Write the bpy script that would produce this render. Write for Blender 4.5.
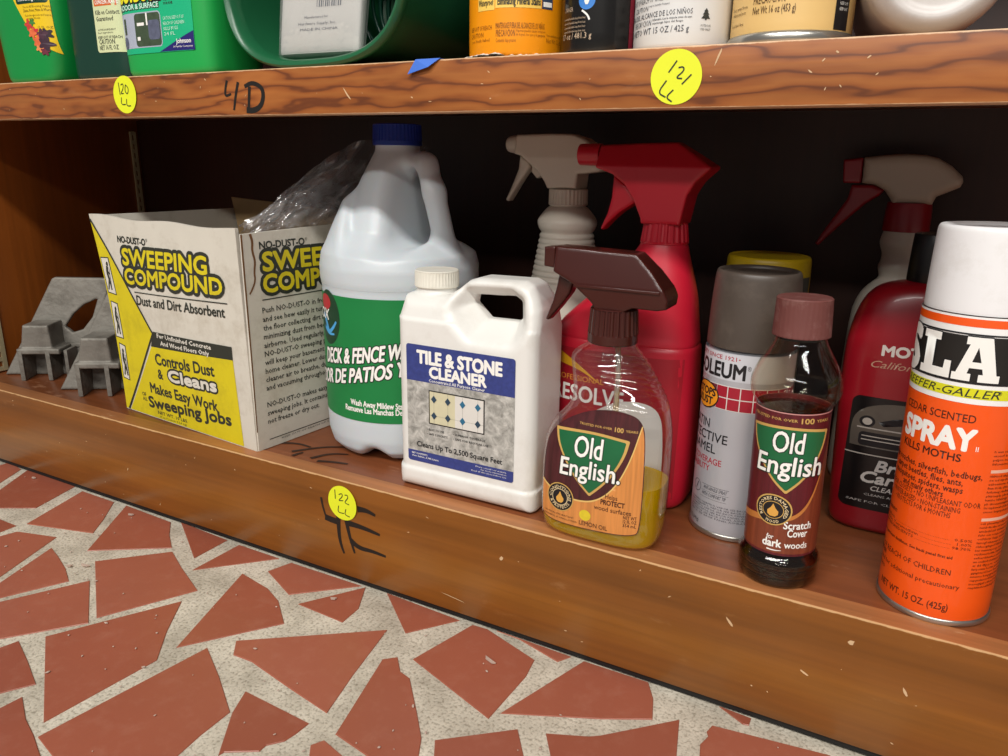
import bpy, bmesh, math, random
import numpy as np
from mathutils import Vector, Matrix
from mathutils.geometry import tessellate_polygon
from mathutils.bvhtree import BVHTree

for o in list(bpy.data.objects):
    bpy.data.objects.remove(o)
SC = bpy.context.scene
COL = SC.collection
# ------------------------------------------------------------------ camera
cam = bpy.data.objects.new('camera', bpy.data.cameras.new('camera'))
COL.objects.link(cam)
cam.data.sensor_width = 36.0
cam.data.lens = 747.0 / 1008.0 * 36.0
cam.data.clip_start = 0.01
cam.matrix_world = Matrix(((0.88057028, -0.14605758, 0.45084716, 0.0),
                           (0.47365369, 0.23961384, -0.84748887, -0.48),
                           (0.01575295, 0.95981894, 0.28017754, 0.384),
                           (0, 0, 0, 1)))
SC.camera = cam
# ------------------------------------------------------------------ light
W = bpy.data.worlds.new('world'); SC.world = W; W.use_nodes = True
W.node_tree.nodes['Background'].inputs[0].default_value = (0.92, 0.95, 1.0, 1)
W.node_tree.nodes['Background'].inputs[1].default_value = 0.17
def tube_light(name, loc, sx, sy, power, rx):
    l = bpy.data.lights.new(name, 'AREA'); l.shape = 'RECTANGLE'; l.size = sx; l.size_y = sy
    l.energy = power; l.color = (1.0, 0.97, 0.92)
    o = bpy.data.objects.new(name, l); COL.objects.link(o)
    o.location = loc; o.rotation_euler = (math.radians(rx), 0, 0)
tube_light('ceiling_tube_light', (0.25, -2.15, 2.72), 3.6, 0.22, 120, 38)
tube_light('ceiling_tube_light_far', (0.3, -4.6, 2.72), 4.8, 0.22, 90, 50)
VS = SC.view_settings
VS.view_transform = 'Standard'; VS.look = 'None'; VS.exposure = 0.0; VS.gamma = 1.0; VS.use_curve_mapping = False

# ------------------------------------------------------------------ material helpers
def lin(c):
    if isinstance(c, str):
        c = tuple(int(c[i:i+2], 16) for i in (1, 3, 5))
    return tuple((v/255/12.92 if v/255 <= .04045 else ((v/255+.055)/1.055)**2.4) for v in c) + (1.0,)
MATS = {}
def mat(name, col, rough=.45, var=.06, scale=25., bump=0., bscale=80., metal=0., spec=.5, coat=0., dirt=None, dirt_amt=.5, dscale=14., sss=0., streak=0.):
    if name in MATS: return MATS[name]
    m = bpy.data.materials.new(name); m.use_nodes = True; MATS[name] = m
    nt = m.node_tree; N = nt.nodes; L = nt.links; b = N['Principled BSDF']
    b.inputs['Roughness'].default_value = rough; b.inputs['Metallic'].default_value = metal
    b.inputs['Specular IOR Level'].default_value = spec; b.inputs['Coat Weight'].default_value = coat
    if sss: b.inputs['Subsurface Weight'].default_value = sss; b.inputs['Subsurface Scale'].default_value = .01
    tc = N.new('ShaderNodeTexCoord'); nz = N.new('ShaderNodeTexNoise')
    nz.inputs['Scale'].default_value = scale; nz.inputs['Detail'].default_value = 4
    if streak:                                 # vertical wood-grain streaks
        ms = N.new('ShaderNodeMapping'); ms.inputs['Scale'].default_value = (streak, streak, streak*.03); L.new(tc.outputs['Object'], ms.inputs['Vector']); L.new(ms.outputs[0], nz.inputs['Vector'])
    else: L.new(tc.outputs['Object'], nz.inputs['Vector'])
    c = lin(col); mx = N.new('ShaderNodeMix'); mx.data_type = 'RGBA'
    mx.inputs['A'].default_value = tuple(v*(1-var) for v in c[:3])+(1,); mx.inputs['B'].default_value = tuple(min(1, v*(1+var)) for v in c[:3])+(1,)
    L.new(nz.outputs['Fac'], mx.inputs['Factor']); out = mx.outputs['Result']
    if dirt:
        n2 = N.new('ShaderNodeTexNoise'); n2.inputs['Scale'].default_value = dscale; n2.inputs['Detail'].default_value = 8; n2.inputs['Roughness'].default_value = .7
        L.new(tc.outputs['Object'], n2.inputs['Vector'])
        r = N.new('ShaderNodeValToRGB'); r.color_ramp.elements[0].position = .5; r.color_ramp.elements[1].position = .75
        r.color_ramp.elements[0].color = (0, 0, 0, 1); r.color_ramp.elements[1].color = (dirt_amt,)*3+(1,)
        L.new(n2.outputs['Fac'], r.inputs['Fac'])
        m2 = N.new('ShaderNodeMix'); m2.data_type = 'RGBA'; m2.inputs['B'].default_value = lin(dirt)
        L.new(r.outputs['Color'], m2.inputs['Factor']); L.new(out, m2.inputs['A']); out = m2.outputs['Result']
    L.new(out, b.inputs['Base Color'])
    if bump:
        n3 = N.new('ShaderNodeTexNoise'); n3.inputs['Scale'].default_value = bscale; n3.inputs['Detail'].default_value = 5
        L.new(tc.outputs['Object'], n3.inputs['Vector'])
        bp = N.new('ShaderNodeBump'); bp.inputs['Strength'].default_value = bump; bp.inputs['Distance'].default_value = .002
        L.new(n3.outputs['Fac'], bp.inputs['Height']); L.new(bp.outputs['Normal'], b.inputs['Normal'])
    return m
def clear(name, tint=(1, 1, 1), rough=.04, gloss=.8, fac=.06, power=3., bump=0., haze=0.):
    """thin clear plastic: see-through, tinted, with edge reflections"""
    m = bpy.data.materials.new(name); m.use_nodes = True; nt = m.node_tree; N = nt.nodes; L = nt.links
    for n in list(N): N.remove(n)
    out = N.new('ShaderNodeOutputMaterial'); tr = N.new('ShaderNodeBsdfTransparent'); gl = N.new('ShaderNodeBsdfGlossy')
    tr.inputs[0].default_value = tint+(1,); gl.inputs['Roughness'].default_value = rough; gl.inputs['Color'].default_value = (gloss,)*3+(1,)
    lw = N.new('ShaderNodeLayerWeight'); lw.inputs['Blend'].default_value = .3
    pw = N.new('ShaderNodeMath'); pw.operation = 'POWER'; pw.inputs[1].default_value = power; L.new(lw.outputs['Facing'], pw.inputs[0])
    ad = N.new('ShaderNodeMath'); ad.operation = 'ADD'; ad.inputs[1].default_value = fac; ad.use_clamp = True; L.new(pw.outputs[0], ad.inputs[0])
    mx = N.new('ShaderNodeMixShader'); L.new(ad.outputs[0], mx.inputs[0]); L.new(tr.outputs[0], mx.inputs[1]); L.new(gl.outputs[0], mx.inputs[2])
    last = mx.outputs[0]
    if haze:
        df = N.new('ShaderNodeBsdfDiffuse'); df.inputs[0].default_value = (.8, .8, .8, 1)
        m2 = N.new('ShaderNodeMixShader'); m2.inputs[0].default_value = haze; L.new(last, m2.inputs[1]); L.new(df.outputs[0], m2.inputs[2]); last = m2.outputs[0]
    if bump:
        tc = N.new('ShaderNodeTexCoord'); nz = N.new('ShaderNodeTexNoise'); nz.inputs['Scale'].default_value = 30; nz.inputs['Detail'].default_value = 3
        L.new(tc.outputs['Object'], nz.inputs['Vector']); bp = N.new('ShaderNodeBump'); bp.inputs['Strength'].default_value = bump; bp.inputs['Distance'].default_value = .01
        L.new(nz.outputs['Fac'], bp.inputs['Height']); L.new(bp.outputs['Normal'], gl.inputs['Normal']); L.new(bp.outputs['Normal'], lw.inputs['Normal'])
    L.new(last, out.inputs[0]); return m
def wood(name, dark, mid, light, bands=9., dist=9., sx=.35, line=.5, rough=.35, wear=None, scratch=.0, edge=None, vertical=False, lpos=(.0, .16, .5), dsc=.9):
    """lacquered board, grain along x; edge = z (or y) of a chipped arris, wear = its colour"""
    m = bpy.data.materials.new(name); m.use_nodes = True; nt = m.node_tree; N = nt.nodes; L = nt.links; b = N['Principled BSDF']
    b.inputs['Roughness'].default_value = rough
    tc = N.new('ShaderNodeTexCoord'); mp = N.new('ShaderNodeMapping'); mp.inputs['Scale'].default_value = (1, 1, sx) if vertical else (sx, 1, 1)
    L.new(tc.outputs['Object'], mp.inputs['Vector'])
    wv = N.new('ShaderNodeTexWave'); wv.bands_direction = 'X' if vertical else 'Z'; wv.inputs['Scale'].default_value = bands
    wv.inputs['Distortion'].default_value = dist; wv.inputs['Detail'].default_value = 2.5; wv.inputs['Detail Scale'].default_value = dsc; wv.inputs['Detail Roughness'].default_value = .55
    L.new(mp.outputs[0], wv.inputs['Vector'])
    r = N.new('ShaderNodeValToRGB'); e = r.color_ramp.elements
    e[0].position = lpos[0]; e[0].color = lin(dark); e[1].position = 1; e[1].color = lin(light)
    x = e.new(lpos[1]); x.color = tuple(a*(1-line)+c*line for a, c in zip(lin(mid), lin(dark))); x = e.new(lpos[2]); x.color = lin(mid)
    L.new(wv.outputs['Fac'], r.inputs['Fac'])
    mf = N.new('ShaderNodeMapping'); mf.inputs['Scale'].default_value = (160, 160, 5) if vertical else (5, 160, 160)
    nf = N.new('ShaderNodeTexNoise'); nf.inputs['Scale'].default_value = 1.; nf.inputs['Detail'].default_value = 5
    L.new(tc.outputs['Object'], mf.inputs['Vector']); L.new(mf.outputs[0], nf.inputs['Vector'])
    nb = N.new('ShaderNodeTexNoise'); nb.inputs['Scale'].default_value = 7.; nb.inputs['Detail'].default_value = 6; L.new(tc.outputs['Object'], nb.inputs['Vector'])
    sm = N.new('ShaderNodeMath'); sm.operation = 'ADD'; L.new(nf.outputs['Fac'], sm.inputs[0]); L.new(nb.outputs['Fac'], sm.inputs[1])
    rr = N.new('ShaderNodeMapRange'); rr.inputs[1].default_value = .6; rr.inputs[2].default_value = 1.4; rr.inputs[3].default_value = .72; rr.inputs[4].default_value = 1.25; L.new(sm.outputs[0], rr.inputs[0])
    ml = N.new('ShaderNodeMix'); ml.data_type = 'RGBA'; ml.blend_type = 'MULTIPLY'; ml.inputs['Factor'].default_value = 1.
    L.new(r.outputs['Color'], ml.inputs['A']); L.new(rr.outputs[0], ml.inputs['B']); out = ml.outputs['Result']
    def over(fac, col, prev):
        k = N.new('ShaderNodeMix'); k.data_type = 'RGBA'; k.inputs['B'].default_value = lin(col); L.new(fac, k.inputs['Factor']); L.new(prev, k.inputs['A']); return k.outputs['Result']
    if scratch:
        ms = N.new('ShaderNodeMapping'); ms.inputs['Scale'].default_value = (9, 26, 26); ms.inputs['Rotation'].default_value = (.1, .2, .35); L.new(tc.outputs['Object'], ms.inputs['Vector'])
        ns = N.new('ShaderNodeTexNoise'); ns.inputs['Scale'].default_value = 2.2; ns.inputs['Detail'].default_value = 9; ns.inputs['Roughness'].default_value = .68; L.new(ms.outputs[0], ns.inputs['Vector'])
        rs = N.new('ShaderNodeMapRange'); rs.inputs[1].default_value = .62; rs.inputs[2].default_value = .74; rs.inputs[4].default_value = scratch; L.new(ns.outputs['Fac'], rs.inputs[0])
        out = over(rs.outputs[0], wear or light, out)
    if edge is not None:                       # bare wood where the lacquer has chipped off along the arris
        sx_ = N.new('ShaderNodeSeparateXYZ'); L.new(tc.outputs['Object'], sx_.inputs[0])
        for (ax, pos, wd) in edge:
            nn = N.new('ShaderNodeTexNoise'); nn.inputs['Scale'].default_value = 60.; nn.inputs['Detail'].default_value = 6; nn.inputs['Roughness'].default_value = .7; L.new(tc.outputs['Object'], nn.inputs['Vector'])
            d = N.new('ShaderNodeMath'); d.operation = 'SUBTRACT'; d.inputs[1].default_value = pos; L.new(sx_.outputs[ax], d.inputs[0])
            a = N.new('ShaderNodeMath'); a.operation = 'ABSOLUTE'; L.new(d.outputs[0], a.inputs[0])
            q = N.new('ShaderNodeMath'); q.operation = 'MULTIPLY'; q.inputs[1].default_value = wd*2; L.new(nn.outputs['Fac'], q.inputs[0])
            lt = N.new('ShaderNodeMath'); lt.operation = 'SUBTRACT'; L.new(q.outputs[0], lt.inputs[0]); L.new(a.outputs[0], lt.inputs[1])
            mr = N.new('ShaderNodeMapRange'); mr.inputs[1].default_value = 0; mr.inputs[2].default_value = wd*.5; mr.inputs[4].default_value = .95; L.new(lt.outputs[0], mr.inputs[0])
            out = over(mr.outputs[0], wear or light, out)
    L.new(out, b.inputs['Base Color'])
    bp = N.new('ShaderNodeBump'); bp.inputs['Strength'].default_value = .12; bp.inputs['Distance'].default_value = .001; L.new(nf.outputs['Fac'], bp.inputs['Height']); L.new(bp.outputs[0], b.inputs['Normal'])
    return m

# ------------------------------------------------------------------ mesh helpers
def link(name, me, m=None, parent=None, smooth=False):
    o = bpy.data.objects.new(name, me); COL.objects.link(o)
    if m is not None: me.materials.append(m)
    if parent is not None: o.parent = parent
    if smooth: me.polygons.foreach_set('use_smooth', [True]*len(me.polygons))
    return o
def obj(name, v, f, m, parent=None, smooth=False):
    me = bpy.data.meshes.new(name); me.from_pydata([tuple(map(float, p)) for p in v], [], [tuple(map(int, q)) for q in f]); me.update()
    return link(name, me, m, parent, smooth)
def objbm(name, bm, m, parent=None, smooth=False):
    me = bpy.data.meshes.new(name); bm.to_mesh(me); bm.free(); return link(name, me, m, parent, smooth)
def soft(o, ang=35):
    """smooth shading with the hard edges kept"""
    me = o.data; bm = bmesh.new(); bm.from_mesh(me); a = math.radians(ang)
    for e in bm.edges: e.smooth = not (len(e.link_faces) == 2 and e.calc_face_angle(0) > a)
    for f in bm.faces: f.smooth = True
    bm.to_mesh(me); bm.free(); return o
def thing(name, label, cat, loc=(0, 0, 0), rotz=0., group=None, tilt=0.):
    o = bpy.data.objects.new(name, None); COL.objects.link(o); o.location = loc; o.rotation_euler = (0, math.radians(tilt), math.radians(rotz)); o.empty_display_size = .02
    o['label'] = label; o['category'] = cat
    if group: o['group'] = group
    return o
def tag(o, label, cat=None, group=None, kind=None):
    if label: o['label'] = label
    if cat: o['category'] = cat
    if group: o['group'] = group
    if kind: o['kind'] = kind
    return o
def boxbm(bm, x0, x1, y0, y1, z0, z1, bev=0., seg=2):
    r = bmesh.ops.create_cube(bm, size=1.)
    for v in r['verts']: v.co = Vector(((x0+x1)/2+v.co.x*(x1-x0), (y0+y1)/2+v.co.y*(y1-y0), (z0+z1)/2+v.co.z*(z1-z0)))
    if bev:
        es = list({e for v in r['verts'] for e in v.link_edges})
        bmesh.ops.bevel(bm, geom=es, offset=bev, segments=seg, profile=.6, affect='EDGES')
    return bm
def box(name, x0, x1, y0, y1, z0, z1, m, parent=None, bev=.001, seg=2):
    return soft(objbm(name, boxbm(bmesh.new(), x0, x1, y0, y1, z0, z1, bev, seg), m, parent), 50)
def chaikin(keys, it=2):
    P = [tuple(map(float, k)) for k in keys]
    for _ in range(it):
        Q = [P[0]]
        for a, b in zip(P, P[1:]):
            if a == b: Q.append(a); continue
            Q.append(tuple(.75*p+.25*q for p, q in zip(a, b))); Q.append(tuple(.25*p+.75*q for p, q in zip(a, b)))
        Q.append(P[-1]); P = Q
    return P
def loft_mesh(rings, capb=True, capt=True):
    n = len(rings[0]); v = [p for r in rings for p in r]; f = []
    for i in range(len(rings)-1):
        for j in range(n):
            k = (j+1) % n; f.append((i*n+j, i*n+k, (i+1)*n+k, (i+1)*n+j))
    if capb: f.append(tuple(range(n-1, -1, -1)))
    if capt: f.append(tuple((len(rings)-1)*n+j for j in range(n)))
    return v, f
def sring(z, xl, xr, yf, yb, n=2., N=56):
    cx, rx, cy, ry = (xl+xr)/2, (xr-xl)/2, (yf+yb)/2, (yb-yf)/2; out = []
    for j in range(N):
        a = 2*math.pi*j/N; c, s = math.cos(a), math.sin(a)
        out.append((cx+rx*math.copysign(abs(c)**(2/n), c), cy+ry*math.copysign(abs(s)**(2/n), s), z))
    return out
def loft(name, keys, m, parent=None, it=2, N=96, capb=True, capt=True, ang=40):
    """keys: (z, xl, xr, yf, yb, n)"""
    v, f = loft_mesh([sring(*k, N=N) for k in chaikin(keys, it)], capb, capt)
    return soft(obj(name, v, f, m, parent), ang)
def lathe(name, keys, m, parent=None, it=2, N=48, capb=True, capt=True, cx=0., cy=0., ang=40):
    """keys: (z, r)"""
    R = [[(cx+r*math.cos(2*math.pi*j/N), cy+r*math.sin(2*math.pi*j/N), z) for j in range(N)] for z, r in chaikin(keys, it)]
    v, f = loft_mesh(R, capb, capt); return soft(obj(name, v, f, m, parent), ang)
def tube(bm, pts, r, N=8, taper=None):
    pts = [Vector(p) for p in pts]; rings = []
    for i, p in enumerate(pts):
        t = (pts[min(i+1, len(pts)-1)]-pts[max(i-1, 0)]).normalized(); a = t.orthogonal().normalized() if i == 0 else (rings_a-t*rings_a.dot(t)).normalized(); rings_a = a; b = t.cross(a)
        rr = r if taper is None else r*taper[i]
        rings.append([bm.verts.new(p+a*math.cos(2*math.pi*j/N)*rr+b*math.sin(2*math.pi*j/N)*rr) for j in range(N)])
    for r0, r1 in zip(rings, rings[1:]):
        for j in range(N): bm.faces.new((r0[j], r0[(j+1) % N], r1[(j+1) % N], r1[j]))
    bm.faces.new(rings[0][::-1]); bm.faces.new(rings[-1]); return bm

# signed distance shapes, meshed with surface nets (moulded plastic with handles)
def smin(a, b, k): h = np.clip(.5+.5*(b-a)/k, 0, 1); return b*(1-h)+a*h-k*h*(1-h)
def smax(a, b, k): return -smin(-a, -b, k)
def sd_poly(px, pz, poly):
    d = None; s = np.ones_like(px); n = len(poly)
    for i in range(n):
        ax, az = poly[i]; bx, bz = poly[i-1]
        ex, ez = bx-ax, bz-az; wx, wz = px-ax, pz-az
        t = np.clip((wx*ex+wz*ez)/(ex*ex+ez*ez+1e-12), 0, 1); q = (wx-ex*t)**2+(wz-ez*t)**2
        d = q if d is None else np.minimum(d, q)
        c1 = pz >= az; c2 = pz < bz; c3 = ex*wz > ez*wx
        s = np.where((c1 & c2 & c3) | (~c1 & ~c2 & ~c3), -s, s)
    return s*np.sqrt(d)
def sd_box(X, Y, Z, c, h, r):
    q = [np.abs(P-a)-b+r for P, a, b in zip((X, Y, Z), c, h)]
    return np.sqrt(sum(np.maximum(k, 0)**2 for k in q))+np.minimum(np.maximum(np.maximum(q[0], q[1]), q[2]), 0)-r
def sd_cap(X, Y, Z, a, b, ra, rb=None):
    rb = ra if rb is None else rb; ab = [q-p for p, q in zip(a, b)]; L2 = sum(k*k for k in ab)
    t = np.clip(sum((P-p)*k for P, p, k in zip((X, Y, Z), a, ab))/L2, 0, 1)
    return np.sqrt(sum((P-p-k*t)**2 for P, p, k in zip((X, Y, Z), a, ab)))-(ra+(rb-ra)*t)
def surfnet(fn, lo, hi, res):
    ax = [np.arange(l, h+res, res) for l, h in zip(lo, hi)]
    V = fn(*np.meshgrid(*ax, indexing='ij')); ins = V < 0; n = V.shape
    cn = [(i, j, k) for i in (0, 1) for j in (0, 1) for k in (0, 1)]
    sl = lambda A, c: A[c[0]:n[0]-1+c[0], c[1]:n[1]-1+c[1], c[2]:n[2]-1+c[2]]
    cnt = sum(sl(ins, c).astype(np.int8) for c in cn); act = (cnt > 0) & (cnt < 8); ids = np.argwhere(act)
    idx = -np.ones(act.shape, np.int64); idx[act] = np.arange(len(ids)); P = np.zeros((len(ids), 3)); w = np.zeros(len(ids))
    for a in cn:
        for d in range(3):
            if a[d]: continue
            b = list(a); b[d] = 1; va = sl(V, a)[act]; vb = sl(V, b)[act]; cr = (va < 0) != (vb < 0)
            t = np.where(cr, va/np.where(cr, va-vb, 1), 0); p = np.array(a, float)[None, :].repeat(len(ids), 0); p[:, d] = t
            P[cr] += p[cr]; w[cr] += 1
    P = P/w[:, None]+ids; P = np.array(lo)[None]+P*res
    for _ in range(2):                         # snap to the true surface
        e = res*.3; f0 = fn(P[:, 0], P[:, 1], P[:, 2]); g = np.stack([(fn(*(P+e*np.eye(3)[k]).T)-fn(*(P-e*np.eye(3)[k]).T))/(2*e) for k in range(3)], 1)
        st = (f0/np.maximum((g**2).sum(1), .25))[:, None]*g; P -= np.clip(st, -res*.6, res*.6)
    F = []
    for d in range(3):
        a = [slice(None)]*3; b = [slice(None)]*3; a[d] = slice(0, n[d]-1); b[d] = slice(1, n[d])
        ch = ins[tuple(a)] != ins[tuple(b)]; q = np.argwhere(ch); u, v = (d+1) % 3, (d+2) % 3
        q = q[(q[:, u] > 0) & (q[:, v] > 0) & (q[:, u] < n[u]-1) & (q[:, v] < n[v]-1)]; fl = ins[tuple(a)][tuple(q.T)]
        c = []
        for du, dv in ((0, 0), (1, 0), (1, 1), (0, 1)):
            r = q.copy(); r[:, u] -= du; r[:, v] -= dv; c.append(idx[tuple(r.T)])
        c = np.stack(c, 1); c[~fl] = c[~fl][:, ::-1]; F.append(c)
    return P, np.concatenate(F)
def sdf(name, fn, lo, hi, res, m, parent=None):
    v, f = surfnet(fn, lo, hi, res); me = bpy.data.meshes.new(name)
    me.vertices.add(len(v)); me.vertices.foreach_set('co', v.ravel()); me.loops.add(len(f)*4); me.loops.foreach_set('vertex_index', f.ravel().astype(np.int32))
    me.polygons.add(len(f)); me.polygons.foreach_set('loop_start', np.arange(0, len(f)*4, 4, dtype=np.int32)); me.polygons.foreach_set('loop_total', np.full(len(f), 4, np.int32)); me.update(calc_edges=True); me.validate()
    return link(name, me, m, parent, True)

# flat print: 2-D shapes in (x, z) of a face, laid on a surface by a mapping function
_cap = None
def text(s, x0, x1, z, h, bold=0., shear=0., res=3, slope=0.):
    global _cap
    cu = bpy.data.curves.new('txt', 'FONT'); cu.body = s; cu.size = 1.; cu.shear = shear; cu.resolution_u = res; cu.fill_mode = 'FRONT' if hasattr(cu, 'fill_mode') else 'FRONT'
    o = bpy.data.objects.new('txt', cu)
    if _cap is None:
        cu.body = 'H'; me = o.to_mesh(); _cap = max(v.co.y for v in me.vertices)-2*0; o.to_mesh_clear(); cu.body = s
    me = o.to_mesh(); V = [(v.co.x, v.co.y) for v in me.vertices]; F = [tuple(p.vertices) for p in me.polygons]; o.to_mesh_clear()
    bpy.data.objects.remove(o); bpy.data.curves.remove(cu)
    a, b = min(v[0] for v in V), max(v[0] for v in V); k = h/_cap
    x1 = x0+(b-a)*k if x1 is None else x1
    if bold:                                   # heavier weight: the glyphs stamped a little to every side
        n = 4 if res < 2 else 8; bx = bold*(b-a)*k/max(x1-x0, 1e-6); bx = min(bx, bold*1.6); nv = len(V)
        V, F = [(x+bx*math.cos(2*math.pi*(i+.5)/n), y+bold*math.sin(2*math.pi*(i+.5)/n), i*6e-6) for i in range(n) for x, y in V], [tuple(q+i*nv for q in g) for i in range(n) for g in F]
        a, b = a-bx, b+bx
    return [(x0+(v[0]-a)/(b-a)*(x1-x0), z+v[1]*k+slope*((v[0]-a)/(b-a)*(x1-x0)))+tuple(v[2:]) for v in V], F
def ctext(s, xc, w, z, h, **k): return text(s, xc-w/2, xc+w/2, z, h, **k)
def outline(sh, w, n=12):
    V, F = sh; return [([(v[0]+w*math.cos(2*math.pi*i/n), v[1]+w*math.sin(2*math.pi*i/n), i*7e-6+(v[2]*.05 if len(v) > 2 else 0)) for v in V], F) for i in range(n)]
def arc(sh, cx, cz, r, x0, x1, a0, a1):
    """bend a text whose x runs x0..x1 round a circle from angle a0 to a1 (degrees); its z is the height above the base line"""
    V, F = sh; o = []
    for v in V:
        x, z = v[0], v[1]; a = math.radians(a0+(a1-a0)*(x-x0)/(x1-x0)); q = r+(z if a0 > a1 else -z); o.append((cx+q*math.cos(a), cz+q*math.sin(a))+tuple(v[2:]))
    return o, F
def poly(pts, *holes):
    L = [[Vector((x, z, 0)) for x, z in p] for p in (pts,)+holes]; V = [(v.x, v.y) for l in L for v in l]
    return V, [tuple(t) for t in tessellate_polygon(L)]
def rect(x0, x1, z0, z1): return [(x0, z0), (x1, z0), (x1, z1), (x0, z1)], [(0, 1, 2, 3)]
def rr(x0, x1, z0, z1, r, n=6):
    P = []
    for cx, cz, a0 in ((x1-r, z1-r, 0), (x0+r, z1-r, 90), (x0+r, z0+r, 180), (x1-r, z0+r, 270)):
        P += [(cx+r*math.cos(math.radians(a0+90*i/n)), cz+r*math.sin(math.radians(a0+90*i/n))) for i in range(n+1)]
    return P
def circ(cx, cz, rx, rz=None, n=28): rz = rz or rx; return [(cx+rx*math.cos(2*math.pi*i/n), cz+rz*math.sin(2*math.pi*i/n)) for i in range(n)]
def stroke(pts, w, w1=None):
    w1 = w if w1 is None else w1; n = len(pts); V = []; F = []
    for i, (x, z) in enumerate(pts):
        a = pts[max(i-1, 0)]; b = pts[min(i+1, n-1)]; dx, dz = b[0]-a[0], b[1]-a[1]; l = math.hypot(dx, dz) or 1; k = (w+(w1-w)*i/(n-1))/2
        V += [(x-dz/l*k, z+dx/l*k), (x+dz/l*k, z-dx/l*k)]
        if i: F.append((2*i-2, 2*i-1, 2*i+1, 2*i))
    return V, F
def curve(pts, it=3): return chaikin(pts, it)
def cylmap(r): return lambda x, z, h: ((r+h)*math.sin(x/r), -(r+h)*math.cos(x/r), z)
def frontmap(y): return lambda x, z, h: (x, y-h, z)
def projmap(o):
    me = o.data; bv = BVHTree.FromPolygons([tuple(v.co) for v in me.vertices], [tuple(p.vertices) for p in me.polygons])
    def f(x, z, h):
        p, n, i, d = bv.ray_cast(Vector((x, -1., z)), Vector((0, 1, 0)))
        if p is None:
            p, n, i, d = bv.find_nearest(Vector((x, -.05, z)))
        if n.y > 0: n = -n
        return tuple(p+n*h)
    return f
def decal(name, shapes, mp, h, m, parent, cell=None, label=None, cellz=None):
    if isinstance(shapes, tuple): shapes = [shapes]
    bm = bmesh.new()
    for si, (V, F) in enumerate(shapes):
        vs = [bm.verts.new((v[0], -(v[2] if len(v) > 2 else 0)-(si % 9)*5e-6, v[1])) for v in V]
        for f in F:
            try: bm.faces.new([vs[i] for i in f])
            except ValueError: pass
    for cl, ax in ((cell, 0), (cellz, 2)):
        if cl and bm.verts:
            lo = min(v.co[ax] for v in bm.verts); hi = max(v.co[ax] for v in bm.verts); no = Vector((1, 0, 0)) if ax == 0 else Vector((0, 0, 1))
            for i in range(math.floor(lo/cl)+1, math.ceil(hi/cl)):
                bmesh.ops.bisect_plane(bm, geom=bm.verts[:]+bm.edges[:]+bm.faces[:], plane_co=no*(i*cl), plane_no=no)
    bm.normal_update()
    for f in bm.faces:
        if f.normal.y > 0: f.normal_flip()
    for v in bm.verts: v.co = Vector(mp(v.co.x, v.co.z, h-v.co.y))
    o = objbm(name, bm, m, parent, cell is not None)
    if label: o['label'] = label
    return o
LY = .00012                                    # thickness of one printed layer

# ================================================================== floor
def floor_material():
    m = bpy.data.materials.new('floor_mortar'); m.use_nodes = True; nt = m.node_tree; N = nt.nodes; L = nt.links; b = N['Principled BSDF']
    b.inputs['Roughness'].default_value = .55
    tc = N.new('ShaderNodeTexCoord'); n1 = N.new('ShaderNodeTexNoise'); n1.inputs['Scale'].default_value = 22; n1.inputs['Detail'].default_value = 9; n1.inputs['Roughness'].default_value = .7
    n2 = N.new('ShaderNodeTexNoise'); n2.inputs['Scale'].default_value = 420; n2.inputs['Detail'].default_value = 2
    vo = N.new('ShaderNodeTexVoronoi'); vo.inputs['Scale'].default_value = 170
    for n in (n1, n2, vo): L.new(tc.outputs['Object'], n.inputs['Vector'])
    r = N.new('ShaderNodeValToRGB'); e = r.color_ramp.elements; e[0].position = .3; e[0].color = lin('#a39a8a'); e[1].position = .68; e[1].color = lin('#ddd4c3'); L.new(n1.outputs['Fac'], r.inputs['Fac'])
    r2 = N.new('ShaderNodeValToRGB'); e = r2.color_ramp.elements; e[0].position = .33; e[0].color = (.5, .48, .45, 1); e[1].position = .5; e[1].color = (1, 1, 1, 1); L.new(n2.outputs['Fac'], r2.inputs['Fac'])
    ml = N.new('ShaderNodeMix'); ml.data_type = 'RGBA'; ml.blend_type = 'MULTIPLY'; ml.inputs['Factor'].default_value = .8; L.new(r.outputs[0], ml.inputs['A']); L.new(r2.outputs[0], ml.inputs['B'])
    L.new(ml.outputs['Result'], b.inputs['Base Color'])
    bp = N.new('ShaderNodeBump'); bp.inputs['Strength'].default_value = .35; bp.inputs['Distance'].default_value = .0012; L.new(n2.outputs['Fac'], bp.inputs['Height']); L.new(bp.outputs[0], b.inputs['Normal'])
    return m
floor = box('floor', -2.2, 1.6, -2.4, .32, -.05, 0, floor_material(), None, 0); floor['kind'] = 'structure'
tile_mats = [mat('terracotta_tile_%d' % i, c, .36, .13, 9., .05, 160., dirt='#c2917c', dirt_amt=.16, dscale=60.) for i, c in enumerate(('#9c5742', '#95513d', '#a15c47'))]
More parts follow.
